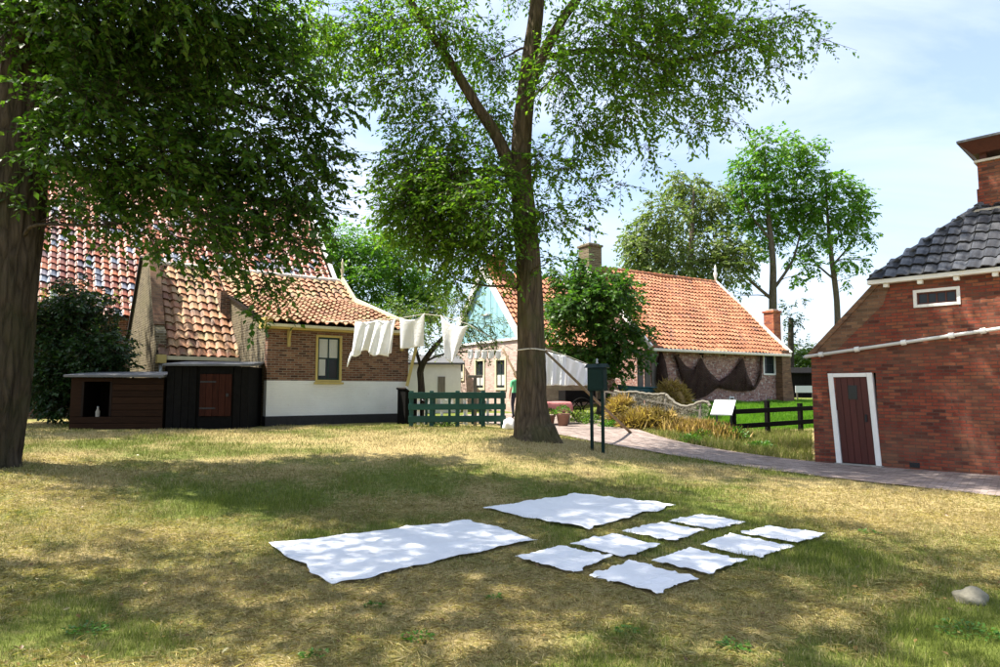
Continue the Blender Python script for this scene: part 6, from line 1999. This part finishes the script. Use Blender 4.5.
# rowing boat
bo = P(648, 395, 24.8); bz2 = t1(bo.x, bo.y)
Bo = thing('rowing_boat', 'dark teal rowing boat on trestles in front of the far house', 'boat', (bo.x, bo.y, bz2), R(14))
def hull():
    m = MB(); n = 16; vs = []
    for i in range(n + 1):
        s_ = i / n * 2 - 1; w = .46 * (1 - abs(s_) ** 2.4); sh_ = .10 * s_ * s_
        k = .35 + .06 * s_ * s_
        for (a, b) in ((-1, .78), (-.85, .52), (-.45, .40), (0, .36), (.45, .40), (.85, .52), (1, .78)):
            vs.append((s_ * 1.2, a * w, b + sh_ + (.3 * abs(s_) ** 4 if b < .7 else 0)))
    f = [(i * 7 + j, i * 7 + j + 1, (i + 1) * 7 + j + 1, (i + 1) * 7 + j) for i in range(n) for j in range(6)]
    m.add(vs, f); return m
h_ = hull().build('hull', 'boat_teal', Bo, smooth=True)
md = h_.modifiers.new('t', 'SOLIDIFY'); md.thickness = .03
for sg_ in (-1, 1):
    MB().tube([(s_ * 1.2, sg_ * .47 * (1 - abs(s_) ** 2.4), .80 + .10 * s_ * s_) for s_ in [i / 8 - 1 for i in range(17)]], .025, 6).build('gunwale', 'boat_teal', Bo)
for x in (-.4, .35): MB().box(x - .1, x + .1, -.40, .40, .66, .69).build('thwart', 'wood_grey', Bo)
for x in (-.6, .6):
    m = MB(); m.box(x - .04, x + .04, -.4, .4, .38, .46); m.bar((x, -.3, .4), (x, -.4, -.05), .06, .06); m.bar((x, .3, .4), (x, .4, -.05), .06, .06); m.build('trestle', 'wood_grey', Bo)


# person in a green top beside the trunk
def person():
    c = P(516, 417, 24.0); z = t1(c.x, c.y)
    t = thing('person', 'person in a green top and dark trousers walking half hidden behind the trunk', 'person', (c.x, c.y, z), R(200))
    J = [((0, 0, .90), .125), ((0, -.01, 1.08), .115), ((0, 0, 1.25), .135), ((0, .01, 1.36), .10), ((0, -.01, 1.43), .055), ((0, -.02, 1.50), .055), ((0, -.025, 1.57), .088), ((0, -.02, 1.64), .075),
         ((.10, 0, .86), .095), ((.11, -.06, .48), .065), ((.11, .02, .10), .042), ((.11, -.10, .04), .036),
         ((-.10, 0, .86), .095), ((-.11, .12, .49), .065), ((-.11, .26, .14), .042), ((-.11, .18, .05), .036),
         ((.17, 0, 1.33), .06), ((.22, .08, 1.08), .045), ((.22, -.04, .86), .034), ((-.17, 0, 1.33), .06), ((-.22, -.05, 1.08), .045), ((-.21, -.20, .90), .034)]
    E = [(0, 1), (1, 2), (2, 3), (3, 4), (4, 5), (5, 6), (6, 7), (0, 8), (8, 9), (9, 10), (10, 11), (0, 12), (12, 13), (13, 14), (14, 15), (3, 16), (16, 17), (17, 18), (3, 19), (19, 20), (20, 21)]
    # hands: palm + fingers
    for hb, sx in ((18, 1), (21, -1)):
        p = Vector(J[hb][0]); J.append((tuple(p + Vector((0, -.03, -.08))), .026)); k = len(J) - 1; E.append((hb, k))
        for q in range(4):
            a = p + Vector((.0, -.06 + .02 * q, -.13)); b = a + Vector((-.01 * sx, -.01, -.05 + .008 * abs(q - 1.5)))
            J.append((tuple(a), .009)); E.append((k, len(J) - 1)); J.append((tuple(b), .008)); E.append((len(J) - 2, len(J) - 1))
        J.append((tuple(p + Vector((-.015 * sx, -.065, -.07))), .01)); E.append((hb, len(J) - 1)); J.append((tuple(p + Vector((-.02 * sx, -.085, -.10))), .009)); E.append((len(J) - 2, len(J) - 1))
    me = bpy.data.meshes.new('body'); me.from_pydata([j[0] for j in J], E, []); me.update()
    o = bpy.data.objects.new('body', me); COL.objects.link(o)
    o.modifiers.new('skin', 'SKIN'); s = o.modifiers.new('sub', 'SUBSURF'); s.levels = 2; s.render_levels = 2
    if not me.skin_vertices:
        bm = bmesh.new(); bm.from_mesh(me); bm.verts.layers.skin.verify(); bm.to_mesh(me); bm.free()
    for i, (p, r) in enumerate(J):
        me.skin_vertices[0].data[i].radius = (r, r)
    me.skin_vertices[0].data[0].use_root = True
    bpy.context.view_layer.update()
    dg = bpy.context.evaluated_depsgraph_get()
    m2 = bpy.data.meshes.new_from_object(o.evaluated_get(dg))
    bpy.data.objects.remove(o)
    for mm in ('skin', 'shirt_green', 'trousers_dark', 'hair'): m2.materials.append(M[mm])
    for p in m2.polygons:
        x, y, zc = p.center
        p.use_smooth = True
        armz = abs(x) > .16 and zc < 1.12
        p.material_index = 0
        if zc < .93 and abs(x) < .19: p.material_index = 2
        elif .93 <= zc < 1.42 and not armz: p.material_index = 1
        elif zc > 1.60 or (zc > 1.49 and y > .02): p.material_index = 3
        if zc < .07: p.material_index = 3
    b = link('body', m2, None, t)
    hd = MB(); hd.lathe([(.02, -.01), (.085, .0), (.098, .04), (.088, .09), (.05, .125), (.01, .135)], (0, .0, 1.585), 14).build('hair', 'hair', t, smooth=True)
    f = MB(); f.lathe([(.004, 0), (.016, .008), (.012, .03), (.004, .045)], (0, -.118, 1.545), 8); f.build('nose', 'skin', t, smooth=True)


person()
